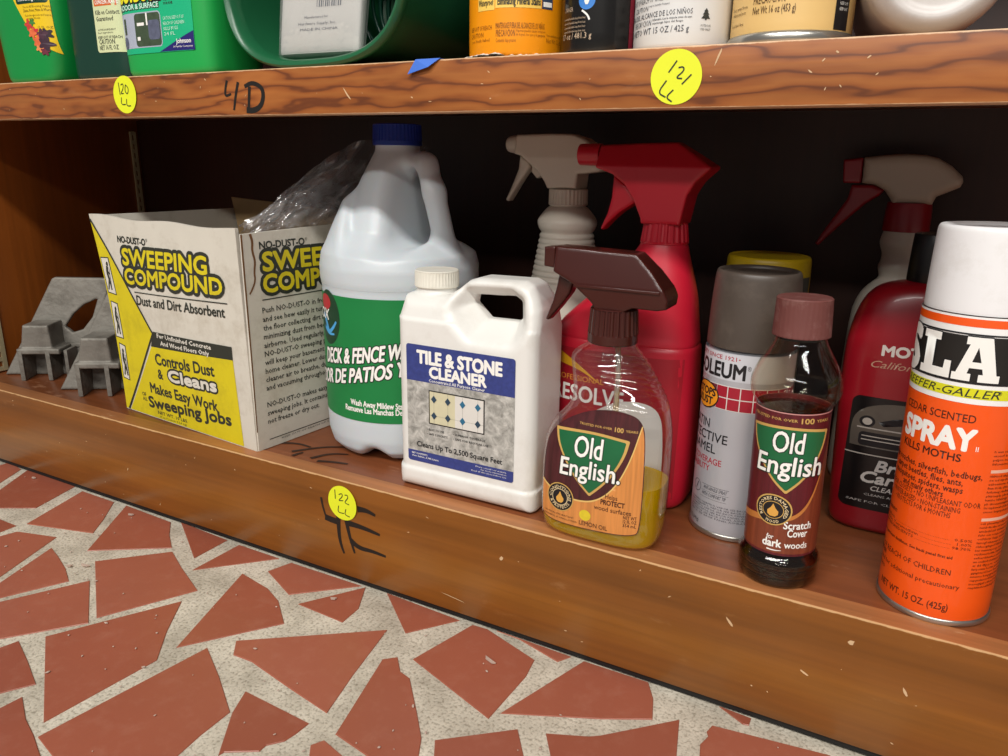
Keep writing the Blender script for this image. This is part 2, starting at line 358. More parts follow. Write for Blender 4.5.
TILES = [
[(-979,-27),(-978,7),(-943,2),(-923,-35),(-895,-85)],
[(-874,-98),(-903,-46),(-934,5),(-837,4),(-820,-53),(-866,-80)],
[(-791,-80),(-817,0),(-759,0),(-730,-33),(-711,-58)],
[(-863,-89),(-826,-88),(-796,-88),(-796,-105),(-797,-130)],
[(-786,-140),(-787,-110),(-782,-95),(-735,-82),(-706,-155),(-697,-189)],
[(-680,-201),(-696,-160),(-718,-98),(-695,-105),(-668,-115),(-644,-127),(-670,-174),(-679,-192)],
[(-676,-200),(-664,-178),(-628,-117),(-567,-159),(-609,-208),(-623,-225)],
[(-656,-93),(-607,-43),(-574,-59),(-528,-79),(-568,-151)],
[(-739,1),(-662,-1),(-639,-21),(-614,-38),(-682,-84)],
[(-652,4),(-578,1),(-578,-41),(-617,-17)],
[(-560,0),(-505,0),(-561,-57)],
[(-497,-23),(-489,0),(-403,1),(-451,-43)],
[(-433,-50),(-398,1),(-382,-29),(-381,-52)],
[(-475,-145),(-515,-38),(-475,-45),(-452,-55),(-424,-77),(-423,-78)],
[(-580,-188),(-526,-98),(-500,-134),(-475,-163),(-485,-247)],
[(-606,-234),(-597,-214),(-593,-202),(-562,-213),(-529,-226),(-542,-245),(-556,-262)],
[(-528,-275),(-526,-254),(-524,-239),(-499,-251),(-480,-257),(-457,-266),(-438,-273),(-479,-300)],
[(-475,-257),(-453,-133),(-417,-153),(-380,-176),(-380,-202),(-378,-225),(-376,-243),(-419,-269)],
[(-387,-155),(-323,-157),(-324,-169),(-326,-178),(-334,-187),(-334,-193),(-354,-205),(-355,-209),(-378,-176)],
[(-440,-115),(-341,-42),(-329,-102),(-319,-143),(-364,-136),(-409,-128),(-428,-129)],
[(-321,-75),(-312,-67),(-300,-80),(-289,-83),(-262,-112),(-246,-130),(-235,-151),(-254,-171),(-268,-161),(-300,-156)],
[(-293,-192),(-308,-172),(-303,-164),(-274,-171),(-272,-184)],
[(-375,3),(-295,0),(-325,-38)],
[(-300,-63),(-282,0),(-268,1),(-215,-16),(-212,-37),(-215,-91)],
[(-260,3),(-191,2),(-198,-9),(-238,2)],
[(-210,-82),(-180,2),(-127,3),(-118,-13),(-112,-34),(-145,-52)],
[(-237,-127),(-192,-90),(-166,-125),(-219,-157)],
[(-173,-84),(-146,-72),(-139,-67),(-95,-25),(-85,-70),(-150,-118)],
[(-73,-19),(4,-8),(2,-31),(-68,-79),(-76,-41),(-73,-31),(-75,-27)],
[(-73,3),(-50,2),(-50,-6),(-54,-7)],
]
rnd = random.Random(5)
def tile(pts):
    P = [Vector((x, y)) for x, y in pts]
    if sum(a.x*b.y-b.x*a.y for a, b in zip(P, P[1:]+P[:1])) < 0: P.reverse()
    n = len(P); c = sum(P, Vector((0, 0)))/n; inn = []
    for i in range(n):                          # arris: inset top edge
        a, b, d = P[i-1], P[i], P[(i+1) % n]; e1 = (b-a).normalized(); e2 = (d-b).normalized(); k = (Vector((-e1.y, e1.x))+Vector((-e2.y, e2.x))); k = k.normalized() if k.length > .2 else (c-b).normalized(); inn.append(b+k*.0005)
    v = [(p.x, p.y, -.001) for p in P]+[(p.x, p.y, .0004) for p in P]+[(p.x, p.y, .0008) for p in inn]; f = [tuple(range(2*n, 3*n))]
    for r in range(2):
        for i in range(n): j = (i+1) % n; f.append((r*n+i, r*n+j, (r+1)*n+j, (r+1)*n+i))
    o = obj('tile', v, f, tile_mats[rnd.randrange(3)], floor); return o
for pts in TILES: tile([(x/1000, y/1000) for x, y in pts])
# the same broken paving goes on around what the photograph shows
def clip(P, a, b, n):
    out = []; mid = (a+b)/2+n*.0
    for p, q in zip(P, P[1:]+P[:1]):
        dp, dq = (p-mid).dot(n), (q-mid).dot(n)
        if dp <= 0: out.append(p)
        if dp*dq < 0: out.append(p+(q-p)*(dp/(dp-dq)))
    return out
TP = [[Vector((x/1000, y/1000)) for x, y in pts] for pts in TILES]
placed = list(TP)
def near(P, Q, m):
    """True where two outlines overlap or come closer than m"""
    for A_, B_ in ((P, Q), (Q, P)):
        for a, b in zip(A_, A_[1:]+A_[:1]):
            for k in range(6):
                p = a+(b-a)*(k/6); ins = False
                for c, d in zip(B_, B_[1:]+B_[:1]):
                    if (c.y > p.y) != (d.y > p.y) and p.x < (d.x-c.x)*(p.y-c.y)/(d.y-c.y)+c.x: ins = not ins
                    e = d-c; t = max(0, min(1, (p-c).dot(e)/max(e.length_squared, 1e-9)))
                    if (p-c-e*t).length < m: return True
                if ins: return True
    return False
sites = []
for ix in range(-15, 8):
    for iy in range(-9, 0):
        sites.append(Vector((ix*.115+rnd.uniform(-.045, .045), iy*.105+.035+rnd.uniform(-.04, .04))))
for s in sites:
    P = [Vector((s.x-.2, s.y-.2)), Vector((s.x+.2, s.y-.2)), Vector((s.x+.2, s.y+.2)), Vector((s.x-.2, s.y+.2))]
    for t in sites:
        if t is not s and (t-s).length < .4:
            n = (t-s).normalized(); P = clip(P, s-n*rnd.uniform(.006, .017), t-n*rnd.uniform(.006, .017), n)
            if len(P) < 3: break
    if len(P) < 3: continue
    P = [Vector((p.x, min(p.y, -.004))) for p in P]
    if s.x < -1.5 or s.x > .7: continue
    c = sum(P, Vector((0, 0)))/len(P)
    for k in (1., .8, .6, .45):
        Q = [c+(p-c)*k for p in P]
        if not any(near(Q, q, .009) for q in TP if (q[0]-c).length < .3): break
    else: continue
    P = Q
    tile([(p.x, p.y) for p in P])
# crumbs, chips and dust lying on the floor
bm = bmesh.new()
for i in range(150):
    x, y = rnd.uniform(-.95, .02), rnd.uniform(-.27, -.008); s = rnd.uniform(.0004, .0011)
    r = bmesh.ops.create_icosphere(bm, subdivisions=1, radius=s); k = Matrix.Rotation(rnd.uniform(0, 6), 3, 'Z')
    st = rnd.uniform(.8, 2.2)
    for v in r['verts']: v.co = k @ Vector((v.co.x*st, v.co.y, v.co.z*.6))+Vector((x, y, .0018))
for (x, y, a, l) in ((-.712, -.013, .3, .007), (-.245, -.036, -.35, .012), (-.655, -.104, .2, .010), (-.41, -.03, .4, .006), (-.90, -.008, 0, .006), (-.667, -.112, .6, .006)):
    r = bmesh.ops.create_cube(bm, size=1.); k = Matrix.Rotation(a, 3, 'Z')
    for v in r['verts']: v.co = k @ Vector((v.co.x*l*(1 if v.co.y > 0 else .6), v.co.y*.0022, v.co.z*.0012))+Vector((x, y, .0023))
tag(objbm('floor_debris', bm, mat('debris', '#b9a294', .8, .25, 90.)), 'pale crumbs and wood chips scattered over the broken tile floor', 'debris', kind='stuff')

# ================================================================== shelving unit
ZB, ZU, ZT = .1036, .4163, .4517                # top of bottom shelf, underside and top of upper shelf
M_nose = wood('upper_board_wood', '#6a381b', '#935324', '#a0602c', 26., 11., .22, .35, .42, '#d9b48c', .10, [(2, ZT, .0011), (2, ZU, .0007)], lpos=(.0, .08, .26), dsc=1.9)
M_fasc = wood('lower_board_wood', '#744413', '#804c18', '#8a551b', 4., 4., .06, .1, .30, '#d2a878', .12, [(2, ZB, .0013)])
M_strip = wood('lower_board_top_wood', '#8f5a33', '#a86c40', '#b98050', 4., 6., .2, .3, .45, '#dcb78e', .8)
M_top = wood('shelf_top_wood', '#633519', '#7d4527', '#8a5030', 4., 5., .2, .3, .34, '#bd9070', .6)
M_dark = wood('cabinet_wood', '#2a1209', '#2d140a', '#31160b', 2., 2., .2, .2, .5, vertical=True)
M_side = wood('side_panel_wood', '#6b360f', '#854716', '#94521b', 3., 4., .2, .3, .38, vertical=True)
SH = thing('shelving_unit', 'varnished brown wooden shelving unit with two thick shelves on the tiled floor', 'shelf')
XL, XR, YB = -1.035, 1.05, .292
box('lower_board', XL, XR, 0, .019, .0072, ZB, M_fasc, SH, .0014)
box('bottom_shelf', XL, XR, .0195, YB, ZB-.02, ZB-.0004, M_top, SH, .0005)
o = box('lower_board_cap', XL, XR, .0012, .0188, ZB-.0002, ZB+.0001, M_strip, SH, 0); o['label'] = 'worn pale wooden edge strip'
box('plinth', XL, XR, .0025, .019, .0018, .0072, mat('near_black', '#0c0a09', .7), SH, 0)  # near-black strip along the foot of the lower board
box('upper_board', XL, XR, 0, .019, ZU, ZT, M_nose, SH, .0012)
box('upper_shelf', XL, XR, .0192, YB, ZT-.02, ZT-.0003, M_top, SH, .0005)
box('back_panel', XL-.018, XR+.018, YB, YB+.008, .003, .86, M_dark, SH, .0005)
for x0, x1 in ((XL-.019, XL), (XR, XR+.019)): box('side_panel', x0, x1, 0, YB, .003, .86, M_side, SH, .001)
box('unseen_top_shelf', XL, XR, .0, YB, .7645, .80, M_nose, SH, .001)  # unseen third shelf, added to shade the upper bay
def standard(y0, y1, x, z0, z1):
    bm = bmesh.new(); w = y1-y0; z = z0
    boxbm(bm, x, x+.003, y0, y0+w*.3, z0, z1); boxbm(bm, x, x+.003, y1-w*.3, y1, z0, z1)
    while z < z1: boxbm(bm, x+.0003, x+.0028, y0+w*.3, y1-w*.3, z, z+.0055); z += .0127
    o = objbm('shelf_standard', bm, mat('painted_metal', '#b3a885', .4, .1, 40., metal=.3), SH); o['label'] = 'slotted metal shelf standard strip'
standard(.036, .054, XL, ZB+.002, ZU-.16); standard(.277, .286, XL, ZB+.002, ZU-.001)
# stickers, tape and marker writing
M_ink = mat('marker_ink', '#17130f', .5); M_st = mat('sticker_yellow', '#e2ea28', .5, .03); M_pen = mat('pen_ink', '#2c3320', .5); M_tape = mat('blue_tape', '#3d6fd0', .6, .08, 60.)
fr = frontmap(-.0001)
def mm(*p): return [(x/1000, z/1000) for x, z in p]
def sticker(cx, cz, r, strokes, lab, curl):
    s = decal('price_sticker', poly(circ(cx/1000, cz/1000, r/1000, n=40)), lambda x, z, h: (x, -.00025-h-curl*max(0, (x*1000-cx)/r)**2, z), .0001, M_st, SH, .004, lab)
    decal('handwriting', [stroke(curve(mm(*p), 2), .0009) for p in strokes], lambda x, z, h: (x, -.00025-h-curl*max(0, (x*1000-cx)/r)**2, z), .0003, M_pen, s, .004)
sticker(-419.6, 81.6, 16.8, [[(-427.9, 93.4), (-427.7, 84.2)], [(-423.5, 89.4), (-419.5, 91.5), (-419.2, 88.1), (-424.7, 83.0), (-418.6, 84.4)], [(-416.6, 90.4), (-413.2, 91.2), (-412.6, 88.3), (-417.8, 82.7), (-411.5, 82.0)], [(-424.2, 78.1), (-425.8, 71.2), (-418.2, 71.6)], [(-415.8, 76.6), (-417.7, 70.6), (-411.5, 70.0)]], 'round yellow sticker reading 122 LL', .0012)
sticker(-654.8, 436.2, 16.3, [[(-662.2, 446.8), (-661.4, 436.1)], [(-659.4, 444.5), (-655.6, 446), (-656.2, 441.1), (-660.9, 436.9), (-656.2, 437.3)], [(-652.6, 444.6), (-648.6, 441.6), (-650.8, 436.0), (-654.4, 439.1), (-652.6, 444.6)], [(-660.2, 434), (-661.4, 427.5), (-655.0, 427.7)], [(-653.2, 432.4), (-654.0, 426.2), (-647.8, 426.4)]], 'round yellow sticker reading 120 LL', .0008)
sticker(-139.8, 434.2, 15.9, [[(-139.8, 443.5), (-144.6, 436.9)], [(-138.6, 439.4), (-135.6, 440), (-135.0, 437.5), (-140.2, 433.6), (-135.9, 433.2)], [(-130.3, 435.4), (-135.9, 429.9)], [(-145.5, 432.4), (-150.6, 425.4), (-145.4, 422.7)], [(-140.8, 426.9), (-145.4, 422.7), (-141.3, 420.0)]], 'round yellow sticker reading 121 LL', .0002)
def marker(strokes, lab):
    decal('marker_writing', [stroke(curve(mm(*p), 2), a, b) for p, a, b in strokes], fr, .00008, M_ink, SH, None, lab)
marker([([(-445.2, 81.4), (-443.9, 73.0), (-440.8, 63.6)], .0026, .0020), ([(-441.7, 62.4), (-433.8, 61.3), (-424.4, 61.0)], .0062, .0062), ([(-425.6, 66.8), (-425.9, 49.1), (-424.2, 38.7), (-420.7, 30.0)], .0052, .0020), ([(-416.4, 65.1), (-413.4, 49.8), (-408.1, 33.6)], .0050, .0020),
        ([(-402.7, 79.8), (-392.9, 80.9), (-382.7, 78.3)], .0064, .0024), ([(-414.2, 63.0), (-396.8, 62.6), (-378.3, 60.2)], .0064, .0022), ([(-412.1, 45.7), (-402.4, 40.6), (-388, 41.5), (-372.4, 40.3)], .0060, .0022)], 'black marker writing 4E')
marker([([(-522.8, 444.2), (-525.6, 437), (-526.0, 431.6), (-519, 433.6)], .0026, .0020), ([(-510.0, 442.6), (-514, 432), (-517.0, 420.7)], .0030, .0022), ([(-503.0, 438.9), (-494, 442), (-483.6, 438), (-482.1, 431), (-486, 423), (-494.9, 419.8), (-502.5, 420.6)], .0030, .0050), ([(-497.3, 438.8), (-499.9, 421.9)], .0034, .0026)], 'black marker writing 4D')
tp = lambda pts: (lambda x, y, h: (x, y, ZB+h+.0001))
decal('marker_writing', [stroke(curve(mm(*p), 2), .0050, .0026) for p in ([(-545, 35), (-520, 50), (-500, 48)], [(-508, 30), (-490, 55), (-470, 66)], [(-480, 26), (-472, 45), (-455, 52)], [(-470, 24), (-455, 30), (-440, 33)], [(-500, 22), (-497, 34)])], tp(None), 0, mat('faded_ink', '#2c170e', .5), SH, None, 'faded marker strokes on the shelf top')
tb = bmesh.new()                                # strip of tape folded over the upper edge
tv = [tb.verts.new(p) for p in ((-.3312, .012, ZT+.0003), (-.3108, .012, ZT+.0003), (-.3104, -.0006, ZT+.0004), (-.3312, -.0006, ZT+.0004), (-.3192, -.0030, .4464), (-.3372, -.0022, .4423))]
tb.faces.new((tv[0], tv[1], tv[2], tv[3])); tb.faces.new((tv[3], tv[2], tv[4], tv[5]))
o = objbm('masking_tape', tb, M_tape, SH); o['label'] = 'torn strip of blue masking tape'
sm = o.modifiers.new('thick', 'SOLIDIFY'); sm.thickness = .0003
# chips and lint stuck to the boards
def fleck(x, z, w, h, a):
    P = [Vector((w*math.cos(t)*rnd.uniform(.5, 1), h*math.sin(t)*rnd.uniform(.5, 1))) for t in [i*math.pi/4 for i in range(8)]]; c, s = math.cos(a), math.sin(a)
    return poly([(x+p.x*c-p.y*s, z+p.x*s+p.y*c) for p in P])
fl = []
for i in range(36): fl.append(fleck(rnd.uniform(-.95, .12), rnd.uniform(.015, .098), rnd.uniform(.0005, .0022), rnd.uniform(.0003, .0007), rnd.uniform(-.6, 1.2)))
for i in range(40): fl.append(fleck(rnd.uniform(-.95, .12), rnd.uniform(.420, .448), rnd.uniform(.0004, .0018), rnd.uniform(.0003, .0006), rnd.uniform(-1.2, 1.2)))
for (x, z, w, h, a) in ((-.072, .074, .005, .0012, -.9), (-.255, .072, .003, .002, 1.), (.005, .085, .003, .0022, .6), (-.02, .052, .0045, .001, -.5), (-.30, .021, .016, .0005, -.12), (.04, .06, .004, .0014, -1.1), (-.395, .430, .007, .0008, -.9), (-.115, .445, .006, .0007, 1.2)): fl.append(fleck(x, z, w, h, a))
o = decal('chipped_spot', fl, fr, .00006, mat('bare_wood', '#cfae86', .7, .2, 200.), SH); o['kind'] = 'stuff'

# ================================================================== shared builders for the bottom shelf
Z0 = ZB+.0002
WHITE = mat('print_white', '#f0efe9', .45, .02); BLACK = mat('print_black', '#16161a', .45, .02); CHAR = mat('print_charcoal', '#2b2d28', .5, .05); GOLD = mat('print_gold', '#c9a25a', .35, .08)
def collar(name, parent, z0, z1, r0, r1, m, n=30, depth=.0007, cx=0., flat=.0):
    """knurled ring"""
    N = n*4; R = []
    for z, r, k in ((z0, r0-.0008, 0), (z0+.0008, r0, 0), (z0+flat, r0, 0), (z0+flat+.0006, r0, 1), (z1-.0012, r1, 1), (z1-.0008, r1, 0), (z1, r1-.0008, 0)):
        R.append([(cx+(r-(depth if k and j % 4 in (0, 1) else 0))*math.cos(2*math.pi*j/N), (r-(depth if k and j % 4 in (0, 1) else 0))*math.sin(2*math.pi*j/N), z) for j in range(N)])
    v, f = loft_mesh(R); return soft(obj(name, v, f, m, parent), 30)
def extr(pts, wf, k=.005, rnd_=.0, hole=None):
    """side outline (mm) given a half width wf(x, z): a moulded solid"""
    P = [(x/1000, z/1000) for x, z in pts]
    def f(X, Y, Z):
        return smax(sd_poly(X, Z, P)+rnd_, np.abs(Y)-wf(X, Z)+rnd_, k)-rnd_
    return f
def bounds(pts, w, p=.006):
    xs = [x/1000 for x, _ in pts]; zs = [z/1000 for _, z in pts]; return (min(xs)-p, -w-p, min(zs)-p), (max(xs)+p, w+p, max(zs)+p)
def head_part(name, pts, wf, wmax, m, parent, k=.005, r=.0015, res=.0013):
    lo, hi = bounds(pts, wmax); return sdf(name, extr(pts, wf, k, r), lo, hi, res, m, parent)
def sh(pts, dx=0, dz=0): return [(x+dx, z+dz) for x, z in pts]
def band(r, z0, z1, a0=-180, a1=180): return rect(math.radians(a0)*r, math.radians(a1)*r, z0, z1)
SHIELD = curve([(-1, .90), (-.5, .97), (0, 1.0), (.5, .97), (1, .90), (1, .90), (.93, .45), (.70, -.12), (.40, -.6), (.06, -1), (.06, -1), (-.30, -.62), (-.62, -.12), (-.90, .45), (-1, .90)], 2)[:-1]
def shield(cx, cz, w, h, k=1.): return [(cx+x*w*k, cz+z*h*k) for x, z in SHIELD]

# ------------------------------------------------------------------ orange aerosol can (moth spray)
A = math.radians
def aerosol(t, r, zb, m_body, m_steel):
    lathe('can_body', [(.0, r-.004), (.0, r-.004), (.0022, r-.0005), (.004, r), (.004, r), (zb-.004, r), (zb-.004, r), (zb, r-.0025), (zb+.008, r-.012), (zb+.008, r-.012)], m_body, t)
    v = lathe('base_rim', [(-.0002, r-.003), (-.0002, r+.0002), (.0008, r+.0009), (.0030, r+.0009), (.0042, r+.0001), (.0042, r-.003)], m_steel, t, 1)
    return t
STEEL = mat('tin_steel', '#b9b6ae', .28, .12, 30., metal=.9)
t = thing('moth_spray_can', 'orange and white aerosol can with white cap, SLA lettering and steel base rim', 'spray can', (.0483, .0505, Z0), 0, None, -.7)
r = .0330
aerosol(t, r, .186, mat('can_orange', '#f0560f', .3, .03, coat=.3), STEEL)
ORN = MATS['can_orange']; cm = cylmap(r)
lb = decal('label', [band(r, .147, .1985)], cm, LY, mat('can_white', '#eeeeec', .3, .02, coat=.3), t, .004, 'white upper band of the can print')
decal('stripe', [band(r, .1925, .1972)], cm, 2*LY, ORN, lb, .004)
decal('stripe', [band(r, .1503, .1565)], cm, 2*LY, mat('can_yellow', '#d8d620', .35), lb, .004, 'yellow stripe')
deg = lambda a: A(a)*r
decal('panel', [rect(deg(-86), deg(29), .1600, .1872)], cm, 2*LY, mat('label_black', '#1b1a18', .4, .2, 60.), lb, .004, 'black panel')
for z_ in (.1877, .1590): decal('stripe', [band(r, z_, z_+.001, -100, 180)], cm, 3*LY, BLACK, lb, .004)
def slab(pts, x0, x1, z0, z1): return poly([(x0+a*(x1-x0), z0+b*(z1-z0)) for a, b in pts])
Lp = [(0, 0), (1, 0), (1, .40), (.82, .40), (.80, .2), (.46, .2), (.46, .82), (.62, .82), (.62, 1), (0, 1), (0, .82), (.13, .82), (.13, .18), (0, .18)]
Ap = [(0, 0), (.40, 0), (.40, .17), (.32, .17), (.35, .30), (.62, .30), (.65, .17), (.56, .17), (.56, 0), (1, 0), (1, .17), (.93, .17), (.74, 1), (.22, 1), (.22, .83), (.30, .83), (.08, .17), (0, .17)]
Ah = [(.39, .44), (.48, .78), (.58, .44)]
sla = [slab(Lp, deg(-60), deg(-25), .1606, .1868)]
sla.append(poly([(deg(-23)+a*deg(42), .1606+b*.0262) for a, b in Ap], [(deg(-23)+a*deg(42), .1606+b*.0262) for a, b in Ah]))
sla.append(text('S', deg(-96), deg(-63), .1612, .0250, bold=.06))
decal('lettering', [q for s_ in sla for q in outline(s_, .0007, 8)], cm, 3*LY, BLACK, lb, .004)
decal('lettering', sla, cm, 4*LY, WHITE, lb, .004, 'large white slab letters SLA')
decal('lettering', [text('REEFER-GALLER', deg(-84), deg(23), .1511, .0048, shear=.25, bold=.0), text('®', deg(21.5), deg(24.5), .1535, .0022)], cm, 3*LY, CHAR, lb, .003)
tx = [text('CEDAR SCENTED', deg(-74), deg(6), .1355, .0048, bold=.002), text('KILLS MOTHS', deg(-68), deg(-1), .1105, .0047, bold=.014),
      text('Kills roaches, silverfish, bedbugs,', deg(-88), deg(22), .1005, .0041, bold=.012, res=1), text('carpet beetles, flies, ants,', deg(-75), deg(5), .0955, .0041, bold=.012, res=1), text('mosquitoes, spiders, wasps', deg(-77), deg(6), .0905, .0041, bold=.012, res=1), text('and many others', deg(-58), deg(-11), .0860, .0041, bold=.012, res=1),
      text('SAFE FOR CLOSETS • NO UNPLEASANT ODOR', deg(-90), deg(25.5), .0820, .0034, res=1), text('• WATER-BASED • NON-STAINING', deg(-76), deg(7), .0776, .0034, res=1), text('• PROTECTS FOR 6 MONTHS', deg(-68), deg(-1), .0734, .0034, res=1),
      text('ACTIVE INGREDIENTS', deg(-95), deg(-60), .0640, .0020, bold=.01, res=1), text('Permethrin .......................................  0.50%', deg(-95), deg(24), .0590, .0018, res=1), text('Phenothrin, Tetramethrin ......................  1.00%', deg(-95), deg(24), .0562, .0018, res=1), text('OTHER INGREDIENTS ......................... 98.70%', deg(-95), deg(24), .0534, .0018, res=1), text('Contains petroleum distillates. See back panel first aid', deg(-95), deg(8), .0465, .0019, bold=.02, res=1),
      text('KEEP OUT OF REACH OF CHILDREN', deg(-118), deg(9), .0352, .0037, res=1), text('CAUTION', deg(-92), deg(-70), .0310, .0035, bold=.015, res=1), text('See back panel for additional precautionary', deg(-115), deg(20), .0262, .0032, res=1), text('statements', deg(-92), deg(-68), .0215, .0030, res=1), text('NET WT. 15 OZ. (425g)', deg(-70), deg(12.5), .0105, .0046, bold=.006)]
lt = decal('lettering', tx, cm, LY, mat('can_dark_print', '#3a1608', .5), t, .004, 'dark printed text')
decal('lettering', [text('SPRAY', deg(-72), deg(10), .1182, .0128, bold=.045), text('II', deg(10.5), deg(13), .1182, .0030)], cm, LY, WHITE, t, .004, 'white word SPRAY')
rg = random.Random(3); side = []
for i in range(36):
    z = .118-i*.0026
    if i not in (4, 5, 16, 17): side.append(text(''.join(rg.choice('abcdefghilmnoprstu  e') for _ in range(26)), deg(29), deg(80), z, .0015, res=1))
decal('lettering', side, cm, LY, MATS['can_dark_print'], t, .004)
for z_ in (.1050, .0735): decal('stripe', [rect(deg(29), deg(80), z_, z_+.002)], cm, LY, mat('side_bar', '#e8b39a', .4), t, .004)
lathe('cap', [(.1990, .0300), (.1990, .0322), (.1990, .0322), (.215, .0321), (.244, .0313), (.2475, .0308), (.2488, .0290), (.2478, .0270), (.2462, .0255), (.2462, .0255)], mat('cap_white', '#e9e9ea', .35, .02, dirt='#b9b4a8', dirt_amt=.25, dscale=60.), t)

# ------------------------------------------------------------------ enamel spray can with grey cap
t = thing('enamel_spray_can', 'silver grey enamel spray can with brown-grey cap behind the dark polish bottle', 'spray can', (-.0938, .0940, Z0), 0)
aerosol(t, r, .147, mat('can_silver', '#b9bac0', .33, .05, metal=.25), STEEL)
RED_P = mat('print_red', '#b0182c', .45, .05); cm = cylmap(r)
lb = decal('label', [band(r, .1272, .1475)], cm, LY, mat('label_silver', '#c9cad0', .4, .03), t, .004)
decal('lettering', [text('QUALITY SINCE 1921•', deg(-92), deg(-1), .1425, .0031, bold=.01, res=1)], cm, 2*LY, RED_P, lb, .004)
decal('lettering', [text('RUST-OLEUM', deg(-128), deg(7), .1292, .0108, bold=.03), text('®', deg(8.5), deg(13), .1365, .0032)], cm, 2*LY, BLACK, lb, .004, 'black maker name')
ck = decal('checkered_band', [band(r, .1045, .1232, -70, 120)], cm, LY, mat('check_white', '#d9d6d2', .45), t, .004)
sq = []
for i in range(12):
    for j in range(2): a0 = -29+i*16.3; sq.append(rect(deg(a0), deg(a0+15), .1050+j*.0092, .1050+j*.0092+.0084))
decal('checker_square', sq, cm, 2*LY, mat('check_red', '#a01a2e', .45, .15, 200.), ck, .004)
decal('checker_square', [rect(deg(-70), deg(-29.6), .1050, .1226)], cm, 2*LY, mat('check_dark', '#6a2432', .45), ck, .004)
bd = decal('badge', [poly(circ(deg(-50), .1125, .0145, .0108))], cm, 3*LY, BLACK, t, .003, 'round orange STOPS RUST badge')
decal('badge_face', [poly(circ(deg(-50), .1125, .0135, .0098))], cm, 4*LY, mat('print_orange', '#e9951c', .45), bd, .003)
decal('lettering', [text('STOPS', deg(-68), deg(-30), .1128, .0056, bold=.03), text('RUST', deg(-66), deg(-34), .1058, .0056, bold=.03)], cm, 5*LY, BLACK, bd, .003)
decal('lettering', [text('SATIN', deg(-78), deg(-36), .0872, .0070, bold=.008), text('PROTECTIVE', deg(-105), deg(-7), .0775, .0070, bold=.008), text('ENAMEL', deg(-84), deg(-22.5), .0680, .0070, bold=.008)], cm, LY, BLACK, t, .004, 'black product name text')
decal('lettering', [text('MAX COVERAGE', deg(-93), deg(-12), .0592, .0048, bold=.006), text('DURABILITY', deg(-86), deg(-29), .0528, .0048, bold=.006)], cm, LY, RED_P, t, .004, 'red text')
sm_ = [text('ANY-ANGLE SPRAY', deg(-36), deg(0), .0375, .0028, shear=.2, bold=.01, res=1), text('WITH COMFORT TIP', deg(-38), deg(-1), .0322, .0028, shear=.2, bold=.01, res=1), rect(deg(-40), deg(2), .0410, .0413), rect(deg(-40), deg(2), .0360, .0362), rect(deg(-42), deg(0), .0305, .0307), poly(circ(deg(-50), .037, .0050), circ(deg(-50), .037, .0045)), stroke([(deg(-52), .034), (deg(-48), .040)], .001)]
for i in range(6): sm_.append(text('WARNING HARMFUL VAPOR SEE BACK PANEL ASPIRATION'[i*3:i*3+34], deg(-62), deg(38), .0255-i*.0021, .0014, res=1))
sm_.append(text('NET WT 12 OZ (340g)', deg(-95), deg(-40), .0075, .0030, bold=.01, res=1))
decal('lettering', sm_, cm, LY, mat('print_grey', '#4b4b52', .5), t, .004)
lathe('cap', [(.1500, .0300), (.1500, .0327), (.1500, .0327), (.175, .0322), (.1985, .0308), (.2040, .0302), (.2062, .0285), (.2050, .0268), (.2022, .0262), (.2022, .0100), (.2022, .0100)], mat('cap_taupe', '#4b423b', .42, .08, 30., dirt='#857a6e', dirt_amt=.2, dscale=40.), t)

# ------------------------------------------------------------------ dark furniture polish bottle
t = thing('scratch_cover_bottle', 'dark polish bottle with dusty red-brown screw cap and maroon label with green shield', 'bottle', (-.0497, .0342, Z0), 0, None, -1.2)
lathe('bottle', [(.0, .0225), (.0, .0225), (.0012, .0255), (.004, .0268), (.0075, .0272), (.0085, .0266), (.0095, .0272), (.0135, .0274), (.0145, .0268), (.0155, .0274), (.019, .0270), (.0225, .0240), (.0235, .0236), (.0235, .0236), (.124, .0236), (.127, .0240), (.130, .0262), (.136, .0290), (.143, .0290), (.151, .0264), (.160, .0215), (.168, .0170), (.172, .0158), (.178, .0158)], clear('clear_bottle', (.93, .88, .78), .04, .9, .022, 2.5), t, 2)
lathe('polish', [(.0008, .020), (.0008, .0250), (.004, .0262), (.019, .0264), (.0228, .0232), (.121, .0231), (.1235, .0231), (.1238, .010), (.1238, .0005)], mat('dark_polish', '#120807', .12, .2, 40., spec=.6), t, 1)
r = .0238; cm = cylmap(r)
lb = decal('label', [band(r, .0245, .1262)], cm, .00015, mat('maroon_wood', '#5a1720', .38, .7, 90., streak=5.), t, .003)
M_br = mat('label_brown_wood', '#7a3a24', .4, .6, 90., streak=5.)
low = curve([(deg(-180), .0262), (deg(-180), .046), (deg(-70), .046), (deg(-38), .0485), (deg(-4), .050), (deg(28), .053), (deg(50), .064), (deg(68), .085), (deg(80), .110), (deg(80), .110), (deg(180), .110), (deg(180), .0262)], 2)
decal('lower_field', poly(low), cm, .00015+LY, M_br, lb, .003, cellz=.006)
decal('ribbon', [stroke(curve([(deg(-100), .046), (deg(-60), .0475), (deg(-30), .050), (deg(0), .0505), (deg(28), .0535), (deg(50), .0645), (deg(68), .0855)], 3), .006, .0006)], cm, .00015+2*LY, mat('ribbon_orange', '#c0793c', .35, .1), lb, .003)
L2 = .00015+3*LY
decal('shield', [poly(shield(deg(4), .0935, .0262, .0222, 1.06))], cm, L2, GOLD, lb, .003, 'gold edged green shield', .006)
decal('shield_face', [poly(shield(deg(4), .0937, .0262, .0222, .97))], cm, L2+LY, mat('shield_green', '#14633a', .4, .15, 60.), lb, .003, cellz=.006)
oe = [text('Old', deg(-19), deg(29), .0992, .0140, bold=.012, shear=.06), text('English', deg(-43), deg(63), .0835, .0128, bold=.016, shear=.06)]
